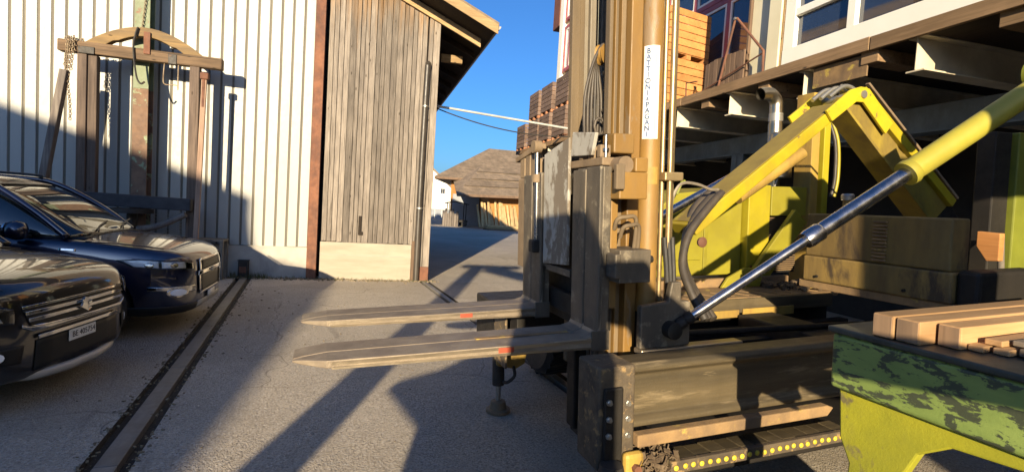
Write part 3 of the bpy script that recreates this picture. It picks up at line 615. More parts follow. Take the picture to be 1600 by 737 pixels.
# ------------------------------------------------------------------ unseen barn and added shade casters behind the viewpoint whose shade falls into the yard
nb = thing('gabled_barn', 'grey gabled barn with a lean-to behind the viewpoint', 'barn', (0, -12, 0))
out = [(-26, 0), (-26, 8.1), (-17.5, 9.6), (-14.87, 8.57), (-12.6, 8.02), (-10.85, 7.30), (-10.76, 6.5), (-10.67, 6.16), (-9.6, 5.9), (-8.73, 5.43), (-8.1, 5.0), (-7.7, 4.4), (-7.66, 4.11), (-7.2, 3.95), (-6.45, 3.62), (-6.4, 0)]
def skew(mb):                                       # plan sheared along the sunlight so only the front outline shapes the shadow
    mb.v = [(x + .364 * y, y, z) for x, y, z in mb.v]; return mb
part('wall', skew(MB().prism(out, 1, -7, 0)), 'board_z', nb)
for a, b in (((-17.5, 9.66), (-10.8, 7.34)), ((-26.4, 8.1), (-17.5, 9.66)), ((-10.75, 6.24), (-8.7, 5.46)), ((-8.6, 5.3), (-6.42, 3.66))):
    part('roof', skew(MB().prism([a, b, (b[0], b[1] - .1), (a[0], a[1] - .1)], 1, -7.3, .02)), 'roof_tile', nb)
part('door', MB().box(-22, -18, .001, .06, 0, 3.2), 'grey_wood_z', nb)
lb = thing('shade_shed', 'unseen shed-like block added to shade the warehouse basement', 'shed', (0, -10, 0))  # unseen block added to keep sun out of the basement
part('wall', MB().box(-.55, 14, -4, 0, 0, 5.45), 'concrete', lb); part('roof', MB().box(-.6, 14.2, -4.2, .05, 5.451, 5.6), 'roof_tile', lb); part('door', MB().box(3, 6, .001, .05, 0, 3), 'grey_wood_z', lb)
gp_ = thing('shadow_post', 'unseen leaning post with a cross arm, added to cast its shadow', 'hoist post', (0, -3, 0))  # unseen post added to cast the long strip shadow on the ground
part('post', MB().bar((-2.58, 0, -.05), (-3.31, 0, 4.25), .36, .10, (0, 1, 0)), 'board_z', gp_, .01)
part('arm', MB().bar((-3.75, 0, 4.25), (-2.1, 0, 4.24), .1, .18), 'board_z', gp_, .01)
part('arm', MB().bar((-3.0, 0, 4.16), (-1.5, 0, 3.66), .1, .34), 'board_z', gp_, .01)

# ------------------------------------------------------------------ the side-loading forklift (own frame: x across, y along, z up)
SL = thing('side_loader', 'yellow and ochre side-loading forklift with two forks stretched out', 'forklift', (0, 0, 0), (0, rad(-3.0), rad(4.1)))
def sl(name, mb, mat, bev=.004, smooth=False, parent=None, **k): return part(name, mb, mat, parent or SL, bev, smooth, **k)
# --- near guide beam of the mast well
gb = sl('guide_beam', MB().prism([(2.0, .945), (2.0, .925), (2.035, .90), (2.035, .715), (2.0, .69), (2.0, .668), (2.16, .668), (2.16, .69), (2.065, .715), (2.065, .90), (2.16, .925), (2.16, .955), (2.02, .962)], 0, 1.372, 3.6), 'beam_steel', .006)
sl('beam_cap', MB().box(1.372, 3.6, 2.161, 2.22, .60, .93), 'dark_steel')
eb = sl('beam_end', MB().box(1.185, 1.371, 1.975, 2.18, .50, .968), 'beam_end', .014, seg=3)
bp_ = sl('bolt_plate', MB().box(1.205, 1.30, 1.955, 1.974, .50, .88), 'dark_steel', .012, parent=eb)
for x, z in ((1.225, .82), (1.225, .745), (1.225, .67), (1.33, .80), (1.33, .73), (1.33, .655)):
    y = 1.955 if x < 1.3 else 1.975
    sl('bolt', MB().lathe([(0, .014), (.010, .014), (.012, .009), (.02, .009)], (x, y, z), (0, -1, 0), 6), 'galvanised', 0, parent=eb)
sl('buffer', MB().lathe([(0, .05), (.05, .06), (.10, .05)], (1.225, 1.92, .56), (0, 0, -1), 14), 'black_rubber', 0, 40)
sl('tie_lug', MB().box(1.30, 1.40, 1.93, 1.975, .47, .585), 'tank_yellow', .02)
sl('lug_bolt', MB().cyl((1.35, 1.905, .52), (1.35, 1.93, .52), .02, 6), 'rust', 0)
sl('wear_bar', MB().prism([(1.37, .598), (1.37, .655), (2.50, .655), (2.54, .640), (2.50, .60)], 1, 1.945, 1.998), 'deck_rust', .006)
rb = sl('rack_bar', MB().box(1.52, 2.62, 1.90, 1.925, .475, .532), 'beam_end', .004)
for i in range(13):
    x = 1.50 + i * .086; sl('rack_plate', MB().box(x, x + .082, 1.927, 2.03, .50, .530 + random.uniform(-.003, .003)), 'beam_steel', .003, parent=rb)
for i in range(24): sl('stud', MB().lathe([(0, .013), (.004, .0125), (.008, random.uniform(.004, .009))], (1.545 + i * .0455 + random.uniform(-.003, .003), 1.90, .503 + random.uniform(-.003, .003)), (0, -1, 0), 10), 'yellow_stud', 0, True, parent=rb)
sl('chassis_frame', MB().box(1.40, 3.6, 2.04, 2.7, .36, .47), 'dark_steel', .01)
mb = MB()
for i in range(260):
    r = random.uniform(.004, .011); mb.T = Matrix.Translation((random.uniform(1.37, 1.56), random.uniform(1.90, 2.05), .47 + random.uniform(0, .09))) @ Euler((random.uniform(0, 3), random.uniform(0, 3), 0)).to_matrix().to_4x4(); mb.box(-r * 2.6, r * 2.6, -r, r, -r * .25, r * .25)
mb.T = None
o = sl('bark_debris', mb, 'bark', 0); struct(o, 'stuff')
# --- added dark well floor and chassis
sl('well_dark_floor', MB().box(1.75, 4.3, 2.23, 3.5, .40, .46), 'dark_steel', .01)  # dark floor added to keep the space under the mast dark
for y in (2.55, 2.95, 3.25): sl('cross_member', MB().box(1.9, 4.3, y, y + .09, .47, .70), 'dark_steel', .008)
sl('slide_rod', MB().cyl((1.9, 2.75, .86), (4.0, 2.75, .80), .022, 12), 'dark_steel', 0, 40)
sl('chassis_beam', MB().box(1.30, 4.3, 3.88, 4.4, .44, .875), 'dark_steel', .015)
sl('guide_beam', MB().box(1.34, 4.3, 3.46, 3.6, .62, .90), 'dark_steel', .01)
sl('fender_plate', MB().box(1.30, 1.318, 3.60, 3.87, .44, .875), 'beam_end', .005)
# --- deck behind the well
dk = sl('deck_plate', MB().box(2.62, 4.3, 3.36, 4.05, .885, .92), 'deck_rust', .005)
for i in range(10): sl('tread_rib', MB().bar((2.75 + i * .15, 3.40, .923), (2.68 + i * .15, 3.60, .923), .012, .008), 'deck_rust', .002, parent=dk)
sl('deck_edge', MB().box(2.64, 4.2, 3.33, 3.358, .80, .915), 'beam_steel', .006)
sl('edge_strip', MB().box(2.80, 3.18, 3.315, 3.329, .77, .83), 'tank_yellow', .004); sl('edge_strip', MB().box(3.22, 3.75, 3.315, 3.329, .765, .835), 'tank_yellow', .004)
sl('deck_step', MB().box(2.7, 4.2, 3.80, 3.86, .921, 1.0), 'deck_rust', .008)
sl('gusset', MB().prism([(3.35, .93), (3.42, 1.02), (3.60, 1.10), (3.74, 1.09), (3.80, 1.0), (3.78, .93)], 1, 3.72, 3.75), 'hood_green', .006)
sl('gusset', MB().prism([(4.02, .95), (4.36, .95), (4.36, 1.32), (4.30, 1.32)], 1, 3.40, 3.44), 'tank_yellow', .006)
sl('gusset', MB().box(4.37, 4.39, 3.20, 3.46, .93, 1.34), 'tank_yellow', .006)
mb = MB()
for i in range(60):
    r = random.uniform(.008, .03); mb.T = Matrix.Translation((random.uniform(3.8, 4.25), random.uniform(3.42, 3.75), .93 + r * .5)) @ Euler((random.uniform(0, 3), random.uniform(0, 3), 0)).to_matrix().to_4x4(); mb.box(-r, r, -r * .8, r * .8, -r * .4, r * .4)
mb.T = None
struct(sl('bark_debris', mb, 'bark', 0), 'stuff')
# --- engine cover
hd = sl('engine_cover', MB().prism([(2.70, 1.00), (3.80, 1.00), (3.80, 1.83), (3.05, 1.76), (2.70, 1.50)], 1, 4.0, 4.9), 'hood_green', .012)
sl('cover_rib', MB().box(3.36, 3.40, 3.985, 3.999, 1.02, 1.72), 'hood_green', .004, parent=hd)
sl('cover_panel', MB().box(2.78, 3.33, 3.985, 3.999, 1.15, 1.55), 'hood_green', .005, parent=hd)
sl('cover_post', MB().box(3.81, 4.07, 3.93, 4.3, .93, 1.85), 'lift_yellow', .008)
for x in (3.86, 3.93): sl('bolt', MB().lathe([(0, .012), (.012, .012)], (x, 3.93, 1.08), (0, -1, 0), 6), 'rust', 0)
sl('cover_beam', MB().box(4.08, 4.52, 3.93, 4.2, 1.56, 1.84), 'hood_green', .008)
vent = sl('radiator_guard', MB().box(4.08, 4.48, 4.0, 4.02, 1.0, 1.55), 'dark_steel', 0)
mb = MB()
for i in range(26): mb.box(4.085, 4.475, 3.992, 3.999, 1.02 + i * .0205, 1.028 + i * .0205)
sl('guard_mesh', mb, 'deck_rust', 0, parent=vent)
sl('brace', MB().bar((3.86, 3.86, .97), (4.36, 3.86, 1.56), .05, .19, (0, 0, 1)), 'hood_green', .006)
sl('frame_post', MB().box(4.52, 4.62, 3.90, 4.1, .9, 2.75), 'tank_yellow', .006)
sl('frame_post', MB().box(4.70, 4.78, 3.92, 4.1, 1.5, 2.75), 'lift_yellow', .006)
for i, x in enumerate((4.80, 4.84)): sl('hose', MB().tube(spline([(x, 3.9, 1.75), (x + .04, 3.9, 1.95), (x + .04, 3.92, 2.3), (x - .06, 3.95, 2.62), (x - .3, 3.6, 2.75)], 6), .017, 8), 'lift_yellow' if i else 'hose', 0, 50)
ex = sl('exhaust_pipe', MB().tube(spline([(4.36, 4.2, 1.80), (4.36, 4.2, 2.3), (4.36, 4.2, 2.60), (4.35, 4.2, 2.70), (4.28, 4.2, 2.765), (4.19, 4.2, 2.765), (4.15, 4.2, 2.755)], 8), .062, 20, False), 'muffler', 0, 60)
sl('pipe_clamp', MB().lathe([(0, .068), (.05, .068), (.05, .065), (.06, .065), (.06, .068), (.08, .068)], (4.36, 4.2, 2.50), (0, 0, 1), 20), 'galvanised', 0, 40, parent=ex)
sl('pipe_sleeve', MB().cyl((4.36, 4.2, 2.18), (4.36, 4.2, 2.48), .068, 20), 'muffler', 0, 40, parent=ex)
sl('muffler', MB().lathe([(0, .05), (.01, .115), (.25, .115), (.29, .12), (.44, .10), (.46, .07)], (4.38, 4.15, 1.93), (0, 0, 1), 28), 'muffler', 0, 35)
sl('air_intake', MB().lathe([(0, .09), (.06, .10), (.10, .06)], (4.12, 4.25, 1.85), (0, 0, 1), 16), 'black_rubber', 0, 40)
sl('dipstick', MB().tube([(4.28, 4.1, 1.84), (4.36, 4.1, 2.02)], .007, 6), 'galvanised', 0)
# --- side tank
tk = sl('tank', MB().box(3.1, 3.24, 1.79, 2.66, 1.345, 1.62), 'tank_grime', .010)
sl('tank_base', MB().box(3.085, 3.24, 1.77, 2.66, 1.18, 1.343), 'tank_grime', .010, parent=tk)
sl('tank_skirt', MB().box(3.10, 3.3, 1.74, 2.70, 1.13, 1.179), 'deck_rust', .005, parent=tk)
for i in range(12): sl('louvre', MB().box(3.086, 3.0995, 2.12, 2.20, 1.36 + i * .02, 1.371 + i * .02), 'deck_rust', .002, parent=tk)
for y in (2.55, 2.0): sl('bolt', MB().lathe([(0, .010), (.010, .010)], (3.085, y, 1.215), (-1, 0, 0), 6), 'dark_steel', 0, parent=tk)
fc = sl('filler_neck', MB().cyl((3.18, 2.44, 1.62), (3.18, 2.44, 1.71), .026, 14), 'tank_yellow', 0, 40); sl('filler_cap', MB().lathe([(0, .036), (.03, .038), (.04, .03)], (3.18, 2.44, 1.711), (0, 0, 1), 16), 'galvanised', 0, 40, parent=fc)
sl('tank_bracket', MB().box(3.11, 3.6, 1.66, 1.765, 1.16, 1.36), 'dark_steel', .02)
sl('closing_panel', MB().prism([(1.735, 1.545), (1.84, 1.55), (1.84, 1.47), (1.79, 1.395), (1.735, 1.40)], 0, 3.38, 3.42), 'crate_new', .004)
sl('chassis_rail', MB().box(3.15, 3.5, 1.25, 3.3, .50, .80), 'dark_steel', .012)
# --- green post and bracket at the far right
sl('cab_post', MB().box(3.78, 3.93, 2.0, 2.10, .9, 2.12), 'dark_steel', .008); sl('cab_post', MB().box(3.94, 4.1, 1.97, 2.10, .9, 2.12), 'lime', .008)
sl('foot_bracket', MB().prism([(3.45, 1.10), (3.52, 1.16), (3.62, 1.195), (4.2, 1.20), (4.2, 1.10)], 1, 1.60, 1.92), 'lime', .012)
sl('stay_rod', MB().cyl((3.40, 1.72, 1.14), (3.70, 1.90, 1.52), .016, 10), 'mast_grey', 0, 40)
sl('hinge_eye', MB().lathe([(0, .03), (.02, .075), (.10, .075), (.12, .03)], (3.80, 1.90, 2.42), (0, -1, 0), 18), 'lime', 0, 40)
# --- the green loading deck with its yellow leg
db = sl('deck_box', MB().box(1.60, 1.70, .42, 1.22, 1.11, 1.285), 'worn_green', .012, seg=3)
sl('deck_top', MB().box(1.592, 3.3, .42, 1.232, 1.286, 1.306), 'deck_lip', .006, seg=3)
sl('deck_leg', MB().prism([(1.205, 1.108), (1.195, .95), (1.16, .88), (1.185, .60), (1.18, .30), (1.03, .30), (1.02, .70), (1.005, .90), (.96, 1.0), (.88, 1.055), (.72, 1.07), (.42, 1.075), (.42, 1.108)], 0, 1.625, 1.66), 'leg_yellow', .006)
sl('deck_shade_beam', MB().box(2.0, 3.3, .92, 1.20, 1.12, 1.2855), 'worn_green', .008); sl('deck_end', MB().box(1.701, 3.3, 1.20, 1.22, 1.16, 1.2855), 'worn_green', .004)  # crossbeam added to throw shade on the guide beam
def wheel(x, y, z):
    w_ = sl('wheel', MB().lathe([(-.16, .30), (-.17, .42), (-.13, .47), (.13, .47), (.17, .42), (.16, .30)], (x, y, z), (1, 0, 0), 32), 'black_rubber', 0, 40)
    sl('rim', MB().lathe([(-.12, .30), (-.08, .20), (-.10, .08), (-.12, .05), (.12, .29)], (x, y, z), (1, 0, 0), 24), 'leg_yellow', 0, 40, parent=w_)
    for i in range(22):
        a = i * 2 * math.pi / 22; sl('tread_block', MB().bar((x - .13, y + .475 * math.sin(a), z + .475 * math.cos(a)), (x + .13, y + .475 * math.sin(a + .08), z + .475 * math.cos(a + .08)), .06, .02, (0, math.sin(a), math.cos(a))), 'black_rubber', 0, parent=w_)
wheel(1.98, .40, .30); wheel(2.2, 4.9, .40)
# --- mast
def rail_(name, x0, x1, y0, y1, m, z0=.62, z1=4.6): return sl(name, MB().box(x0, x1, y0, y1, z0, z1), m, .006)
for x0, x1, y0, m in ((1.478, 1.500, 2.475, 'ochre_dusty'), (1.502, 1.506, 2.46, 'ochre'), (1.508, 1.530, 2.472, 'ochre_dusty'), (1.532, 1.537, 2.45, 'ochre'), (1.539, 1.568, 2.462, 'ochre_dusty'), (1.570, 1.640, 2.415, 'ochre')):
    rail_('mast_rail', x0, x1, y0, y0 + (.05 if x0 < 1.56 else .12), m)
sl('gap_shade_strip', MB().box(1.642, 1.652, 2.43, 2.5, .62, 4.6), 'dark_steel', 0)  # dark strip stands in for the shaded gap beside the cylinder
sl('mast_channel', MB().box(1.50, 1.64, 2.545, 2.57, .62, 4.6), 'dark_steel', .004)
for x0, x1, y0, m in ((1.565, 1.625, 3.11, 'ochre_dusty'), (1.628, 1.665, 3.13, 'ochre_dusty'), (1.668, 1.70, 3.15, 'mast_grey'), (1.703, 1.75, 3.13, 'mast_grey'), (1.753, 1.775, 3.16, 'ochre_dusty'), (1.778, 1.81, 3.12, 'mast_grey')):
    rail_('mast_rail', x0, x1, y0, y0 + .05, m)
sl('mast_brace', MB().box(1.60, 1.80, 2.7, 3.1, 1.0, 1.25), 'dark_steel', .01); sl('mast_brace', MB().box(1.68, 1.80, 2.7, 3.1, 3.4, 3.6), 'dark_steel', .01)
sl('mast_plate', MB().box(1.815, 1.83, 2.66, 3.16, .62, 4.6), 'dark_steel', 0)
lc = sl('lift_cylinder', MB().cyl((1.70, 2.42, 1.10), (1.70, 2.42, 4.6), .056, 28), 'ochre', 0, 40)
CYc = Vector((1.70, 2.42, 0)); f0 = math.atan2(-2.42, .09 - 1.70)         # towards the viewer
def cyl_patch(r, a0, a1, z0, z1, nseg=12):
    m = MB(); vs = []
    for z in (z0, z1): vs += [(CYc.x + r * math.cos(a0 + (a1 - a0) * i / nseg), CYc.y + r * math.sin(a0 + (a1 - a0) * i / nseg), z) for i in range(nseg + 1)]
    n_ = nseg + 1; return m._add(vs, [(i, i + 1, n_ + i + 1, n_ + i) for i in range(nseg)])
st = sl('brand_sticker', cyl_patch(.0575, f0 - .75, f0 + .75, 2.015, 2.49), 'sticker_white', 0, True, parent=lc)
sl('sticker_line', cyl_patch(.0582, f0 + .36, f0 + .42, 2.03, 2.475, 2), 'ink_blue', 0, parent=lc)
al = f0 - .28
for i, chh in enumerate('BATTIONI&PAGANI'):
    if chh == ' ': continue
    me = text_mesh(chh, .037 if chh != '&' else .024, .0005, .02); zz = 2.462 - i * .0303
    o = link('letter', me, 'ink_blue', lc)
    nrm = Vector((math.cos(al), math.sin(al), 0)); xa = Vector((-math.sin(al), math.cos(al), 0))
    o.matrix_local = Matrix.Translation(CYc + nrm * .0592 + Vector((0, 0, zz))) @ Matrix(((xa.x, 0, nrm.x, 0), (xa.y, 0, nrm.y, 0), (0, 1, 0, 0), (0, 0, 0, 1)))
sl('mast_band', MB().box(1.568, 1.6425, 2.407, 2.414, 1.77, 1.87), 'tank_yellow', .002)
sl('cylinder_band', cyl_patch(.0575, f0 - .9, f0 + .9, 1.78, 1.87), 'tank_yellow', 0, True, parent=lc)
for i, (x, y) in enumerate(((1.772, 2.40), (1.800, 2.37), (1.824, 2.395), (1.848, 2.42))):
    sl('hydraulic_pipe', MB().tube([(x, y, 1.05), (x - .002, y, 1.9), (x, y, 4.6)], .0125 if i != 1 else .015, 10), 'pipe_brass', 0, 40)
for z in (1.80, 3.0): sl('pipe_clamp', MB().box(1.752, 1.868, 2.345, 2.44, z, z + .045), 'pipe_brass', .006)
for i in range(3): sl('hose', MB().tube(spline([(1.78 + i * .024, 2.38, 1.10), (1.79 + i * .02, 2.35, 1.22), (1.775 + i * .025, 2.37, 1.5)], 6), .014, 8), 'black_rubber', 0, 40)
sl('mast_foot', MB().prism([(1.56, .945), (1.86, .945), (1.86, 1.175), (1.80, 1.18), (1.80, 1.28), (1.74, 1.28), (1.72, 1.18), (1.56, 1.165)], 1, 2.24, 2.28), 'carriage_steel', .008)
sl('foot_edge', MB().box(1.56, 2.2, 2.225, 2.30, .915, .944), 'worn_steel', .008)
sl('mast_skid', MB().box(1.375, 1.45, 2.60, 2.70, .40, .95), 'dark_steel', .01)
# hoses, sheave and energy chain inside the mast
sl('hose_sheave', MB().lathe([(0, .02), (.005, .055), (.015, .045), (.035, .045), (.045, .055), (.05, .02)], (1.525, 2.585, 2.485), (-.55, 1, 0), 24), 'ochre', 0, 40)
for i in range(6):
    y = 2.60 + i * .010; dx = i * .024
    sl('hose', MB().tube(spline([(1.545 - .004 * i, y, 2.535), (1.50, y, 2.53 - i * .004), (1.445 + dx * .45, y - .01, 2.43), (1.398 + dx, y - .02, 2.27), (1.392 + dx * 1.08, y - .02, 2.12), (1.405 + dx * .95, y - .01, 2.01)], 6), .0088, 8), 'hose', 0, 50)
sl('hose', MB().tube(torus_link((1.475, 2.56, 2.09), (1, 0, 0), .03, .01, 1.5), .008, 8, False), 'hose', 0, 60)
ec = sl('drag_chain', MB().box(1.528, 1.544, 2.59, 2.61, 2.00, 2.44), 'black_rubber', 0)
for i in range(13): sl('drag_link', MB().lathe([(0, .012), (.007, .024), (.021, .024), (.028, .012)], (1.536 + .004 * math.sin(i * 2.2), 2.59, 2.005 + i * .0335), (.2 * math.sin(i), 0, 1), 10), 'hose', 0, 40, parent=ec)
# --- carriage
cg = 1.335
sl('carriage_shield', MB().prism([(2.645, 1.33), (2.99, 1.30), (2.99, 1.965), (2.645, 2.035)], 0, cg, cg + .018), 'peeled_white', .004)
sl('shield_edge', MB().box(cg + .02, cg + .06, 2.645, 2.99, 1.26, 1.30), 'carriage_steel', .004)
sl('carriage_bar', MB().box(cg + .05, cg + .11, 2.35, 3.45, 1.72, 1.84), 'carriage_steel', .008); sl('carriage_bar', MB().box(cg + .075, cg + .12, 2.35, 3.45, 1.02, 1.14), 'dark_steel', .008)
sl('head_plate', MB().prism([(2.40, 1.92), (2.64, 1.93), (2.62, 2.06), (2.36, 2.03)], 0, cg + .01, cg + .03), 'peeled_white', .004)
sl('head_bracket', MB().box(cg + .02, cg + .10, 2.30, 2.66, 1.865, 1.905), 'carriage_tan', .006)
for y in (2.36, 2.46, 2.56): sl('adjuster_block', MB().box(cg + .03, cg + .09, y - .02, y + .02, 1.906, 1.97), 'carriage_tan', .006)
sl('adjuster_bolt', MB().lathe([(0, .008), (.03, .008), (.03, .016), (.045, .016), (.045, .008), (.11, .008)], (cg + .055, 2.33, 1.906), (0, 0, 1), 10), 'chrome_dirty', 0, 40)
sl('carriage_head', MB().box(1.44, 1.56, 2.34, 2.46, 1.93, 2.03), 'ochre', .008)
sl('coil_cover', MB().lathe([(0, .05), (.012, .075), (.02, .05)], (1.50, 2.5, 2.02), (0, 0, 1), 18), 'dark_steel', 0, 40)
br = sl('roller_bracket', MB().box(1.395, 1.55, 2.20, 2.40, 1.70, 1.83).box(1.48, 1.55, 2.20, 2.40, 1.831, 1.90), 'ochre', .006)
sl('roller_bracket_face', MB().box(1.36, 1.408, 2.17, 2.199, 1.745, 1.865), 'ochre_dusty', .006)
sl('guide_roller', MB().lathe([(0, .042), (.16, .042)], (1.44, 2.22, 1.865), (0, 1, 0), 20), 'carriage_tan', 0, 40, parent=br)
lo = sl('stop_bracket', MB().box(1.40, 1.575, 2.19, 2.40, 1.295, 1.455), 'carriage_steel', .004)
sl('bracket_lug', MB().box(1.365, 1.398, 2.17, 2.26, 1.32, 1.44), 'carriage_steel', .008, parent=lo)
sl('bracket_bolt', MB().lathe([(0, .03), (.03, .03), (.03, .018), (.05, .018)], (1.577, 2.26, 1.40), (1, 0, 0), 12), 'dark_steel', 0, 40, parent=lo)
for dx, z in ((0, 1.60), (.035, 1.56)): sl('pull_handle', MB().tube(spline([(1.43 + dx, 2.30, z - .05), (1.43 + dx, 2.27, z), (1.47 + dx, 2.26, z + .012), (1.535 + dx * .5, 2.27, z), (1.545 + dx * .5, 2.30, z - .16)], 5), .011, 8), 'ochre_dusty', 0, 50)
sl('cheek', MB().box(1.41, 1.45, 2.30, 2.42, 1.15, 1.72), 'ochre', .005)
# far side of the carriage
sl('cheek_plate', MB().box(cg, cg + .03, 3.16, 3.45, 1.23, 1.83), 'carriage_tan', .006)
for i in range(3): sl('rib_block', MB().box(cg + .01, cg + .06, 3.16 + i * .10, 3.245 + i * .10, 1.835, 1.985), 'carriage_tan', .006)
sl('sloping_cap', MB().bar((cg + .03, 3.10, 2.03), (cg + .03, 3.52, 1.965), .06, .035), 'carriage_tan', .006)
sr = sl('shift_rod', MB().cyl((cg - .01, 3.08, 1.44), (cg - .01, 3.08, 2.0), .017, 14), 'chrome_dirty', 0, 40)
sl('rod_eye', MB().lathe([(0, .04), (.05, .04)], (cg - .04, 3.08, 2.02), (1, 0, 0), 16), 'carriage_tan', 0, 40, parent=sr)
sl('rod_collar', MB().lathe([(0, .03), (.05, .03)], (cg - .01, 3.08, 1.80), (0, 0, 1), 14), 'carriage_tan', 0, 40, parent=sr); sl('rod_nut', MB().box(cg - .05, cg + .03, 3.04, 3.12, 1.36, 1.44), 'dark_iron', .01, parent=sr)
sl('hanger', MB().box(cg + .02, cg + .035, 3.03, 3.05, 1.05, 1.30).box(cg + .02, cg + .035, 2.98, 3.05, 1.28, 1.30), 'carriage_steel', 0)
sl('shadow_plate', MB().box(cg + .13, cg + .15, 2.66, 3.45, .95, 1.95), 'dark_steel', 0)  # dark sheet added for the shade behind the carriage
# --- forks
def fork(y0, y1, tipy0):
    f = sl('fork', MB().box(1.352, 1.40, y0 + .01, y1 - .01, .955, 1.86), 'carriage_steel', .006)
    mid = (y0 + y1) / 2
    for a, b, t0, t1 in ((y0, mid - .003, .125, .0), (mid + .003, y1, .0, .0)):
        # plan outline of one half: tip chamfered on the outside
        xs = [-.07, -.03, .07, .5, 1.0, 1.27, 1.32, 1.345, 1.3515]
        top = [.992, 1.0, 1.012, 1.014, 1.014, 1.016, 1.03, 1.07, 1.13]
        bot = [.984, .980, .978, .974, .968, .963, .958, .952, .946]
        vs = []
        for x, zt, zb in zip(xs, top, bot):
            k = max(0, 1 - (x + .07) / .16)
            ya, yb = (a + t0 * k, b) if a == y0 else (a, b - t1 * k)
            vs += [(x, ya, zb), (x, yb, zb), (x, yb, zt), (x, ya, zt)]
        fs = [(0, 3, 2, 1)] + [(4 * i + j, 4 * i + 4 + j, 4 * i + 4 + (j + 1) % 4, 4 * i + (j + 1) % 4) for i in range(len(xs) - 1) for j in range(4)] + [(len(vs) - 4, len(vs) - 3, len(vs) - 2, len(vs) - 1)]
        sl('blade', MB()._add(vs, fs), 'fork_steel', .004, parent=f)
        sl('shank', MB().box(1.330, 1.3515, a + .002, b - .002, 1.04, 1.86 - (.0 if a == y0 else .01)), 'carriage_steel', .006, parent=f)
    for zz, hh in (([(.09, 1.002), (1.30, 1.004)], .013), ([(.09, .983), (.5, .979), (1.0, .973), (1.30, .966)], .010)):
        sl('wear_edge', MB().prism([(x, z - hh / 2) for x, z in zz] + [(x, z + hh / 2) for x, z in reversed(zz)], 1, y0 - .004, y0 - .0005), 'worn_steel', 0, parent=f)
    sl('paint_mark', MB().box(.82, .895, y0 - .0055, y0 - .0042, .984, 1.008), 'red_mark', 0, parent=f)
    sl('heel_side', MB().box(1.30, 1.40, y0 - .003, y0 + .009, .95, 1.05), 'carriage_steel', .004, parent=f)
    return f
fork(2.27, 2.575, 2.39); fork(3.02, 3.33, 3.1)
sl('fork_spacer', MB().bar((.75, 2.42, 1.018), (1.24, 2.42, 1.018), .03, .004), 'deck_rust', 0)
# --- knuckle arms carrying the hoses
def slab(poly, y0, y1): return MB().prism(poly, 1, y0, y1)
a1 = sl('hose_arm', slab([(2.278, 1.543), (2.33, 1.472), (3.62, 2.385), (3.506, 2.40)], 2.80, 3.03), 'arm_yellow', .008)
a2 = sl('hose_arm', slab([(3.70, 2.50), (3.58, 2.385), (4.578, 1.54), (4.745, 1.672)], 2.82, 2.97), 'arm_under_shade', .006)
sl('arm_flange', slab([(3.734, 2.525), (3.69, 2.47), (4.745, 1.672), (4.79, 1.722)], 2.78, 2.98), 'arm_yellow', .005, parent=a2)
sl('arm_lip', slab([(3.575, 2.392), (3.563, 2.376), (4.572, 1.528), (4.585, 1.544)], 2.805, 2.985), 'arm_under_shade', .003, parent=a2)
def strip(p, q, off, w0, w1, t):           # thin cover plate lying on one long face of an arm
    p = Vector((p[0], 0, p[1])); q = Vector((q[0], 0, q[1])); d = (q - p).normalized(); nn = Vector((-d.z, 0, d.x)) * off
    return MB().prism([(v.x, v.z) for v in (p + nn, q + nn, q + nn * (1 + t / abs(off)), p + nn * (1 + t / abs(off)))], 1, w0, w1)
sl('arm_cover', strip((2.30, 1.558), (3.50, 2.396), .003, 2.81, 3.02, .004), 'arm_grime', .001, parent=a1)
sl('arm_foot', slab([(4.60, 1.515), (4.79, 1.70), (5.275, 1.237), (5.077, 1.19)], 2.83, 2.96), 'dark_steel', .008)
sl('arm_rail', slab([(3.765, 2.55), (3.78, 2.56), (4.835, 1.745), (4.82, 1.73)], 2.79, 2.82), 'carriage_tan', .003, parent=a2)
for y in (2.775, 3.09): sl('knuckle_plate', slab([(3.42, 2.26), (3.36, 2.33), (3.58, 2.49), (3.68, 2.52), (3.76, 2.51), (4.02, 2.28), (3.95, 2.20), (3.71, 2.41), (3.64, 2.41)], y, y + .022), 'arm_yellow', .005)
sl('knuckle_pin', MB().cyl((3.70, 2.765, 2.465), (3.70, 3.12, 2.465), .028, 16), 'galvanised', 0, 40)
sl('pivot_pin', MB().lathe([(0, .03), (.02, .035), (.03, .02)], (2.36, 2.80, 1.43), (0, -1, 0), 14), 'rust', 0, 40)
for i in range(3):
    y = 2.88 + i * .07
    sl('hose', MB().tube(spline([(3.50, y, 2.45), (3.62, y, 2.53), (3.72, y, 2.53), (3.82, y, 2.45), (3.85, y, 2.34)], 5), .016, 8), 'galvanised', 0, 50)
    sl('hose', MB().tube(spline([(2.55, 2.84 + i * .06, 1.75), (2.40, 2.80 + i * .06, 1.64), (2.235 + .03 * i, 2.76 + i * .05, 1.48), (2.15 + .035 * i, 2.70 + i * .04, 1.30), (2.14 + .035 * i, 2.6 + i * .03, 1.15), (2.17 + .03 * i, 2.5, 1.0)], 6), .026, 10), 'hose', 0, 50)
sl('arm_cylinder', MB().cyl((3.0, 3.2, 1.72), (3.62, 3.2, 2.08), .05, 16), 'tank_yellow', 0, 40)
sl('cable', MB().tube(spline([(2.50, 2.82, 1.77), (2.42, 2.8, 1.77), (2.30, 2.78, 1.80), (2.16, 2.75, 1.80), (2.10, 2.75, 1.72), (2.09, 2.75, 1.62)], 6), .010, 6), 'mast_grey', 0, 50)
sl('piston_rod', MB().cyl((2.55, 3.55, 1.555), (3.25, 3.55, 1.89), .035, 16), 'chrome_dirty', 0, 40)
sl('lever', MB().tube([(2.98, 3.9, 1.75), (3.03, 3.9, 1.86), (3.06, 3.9, 1.87)], .012, 6), 'lime', 0)
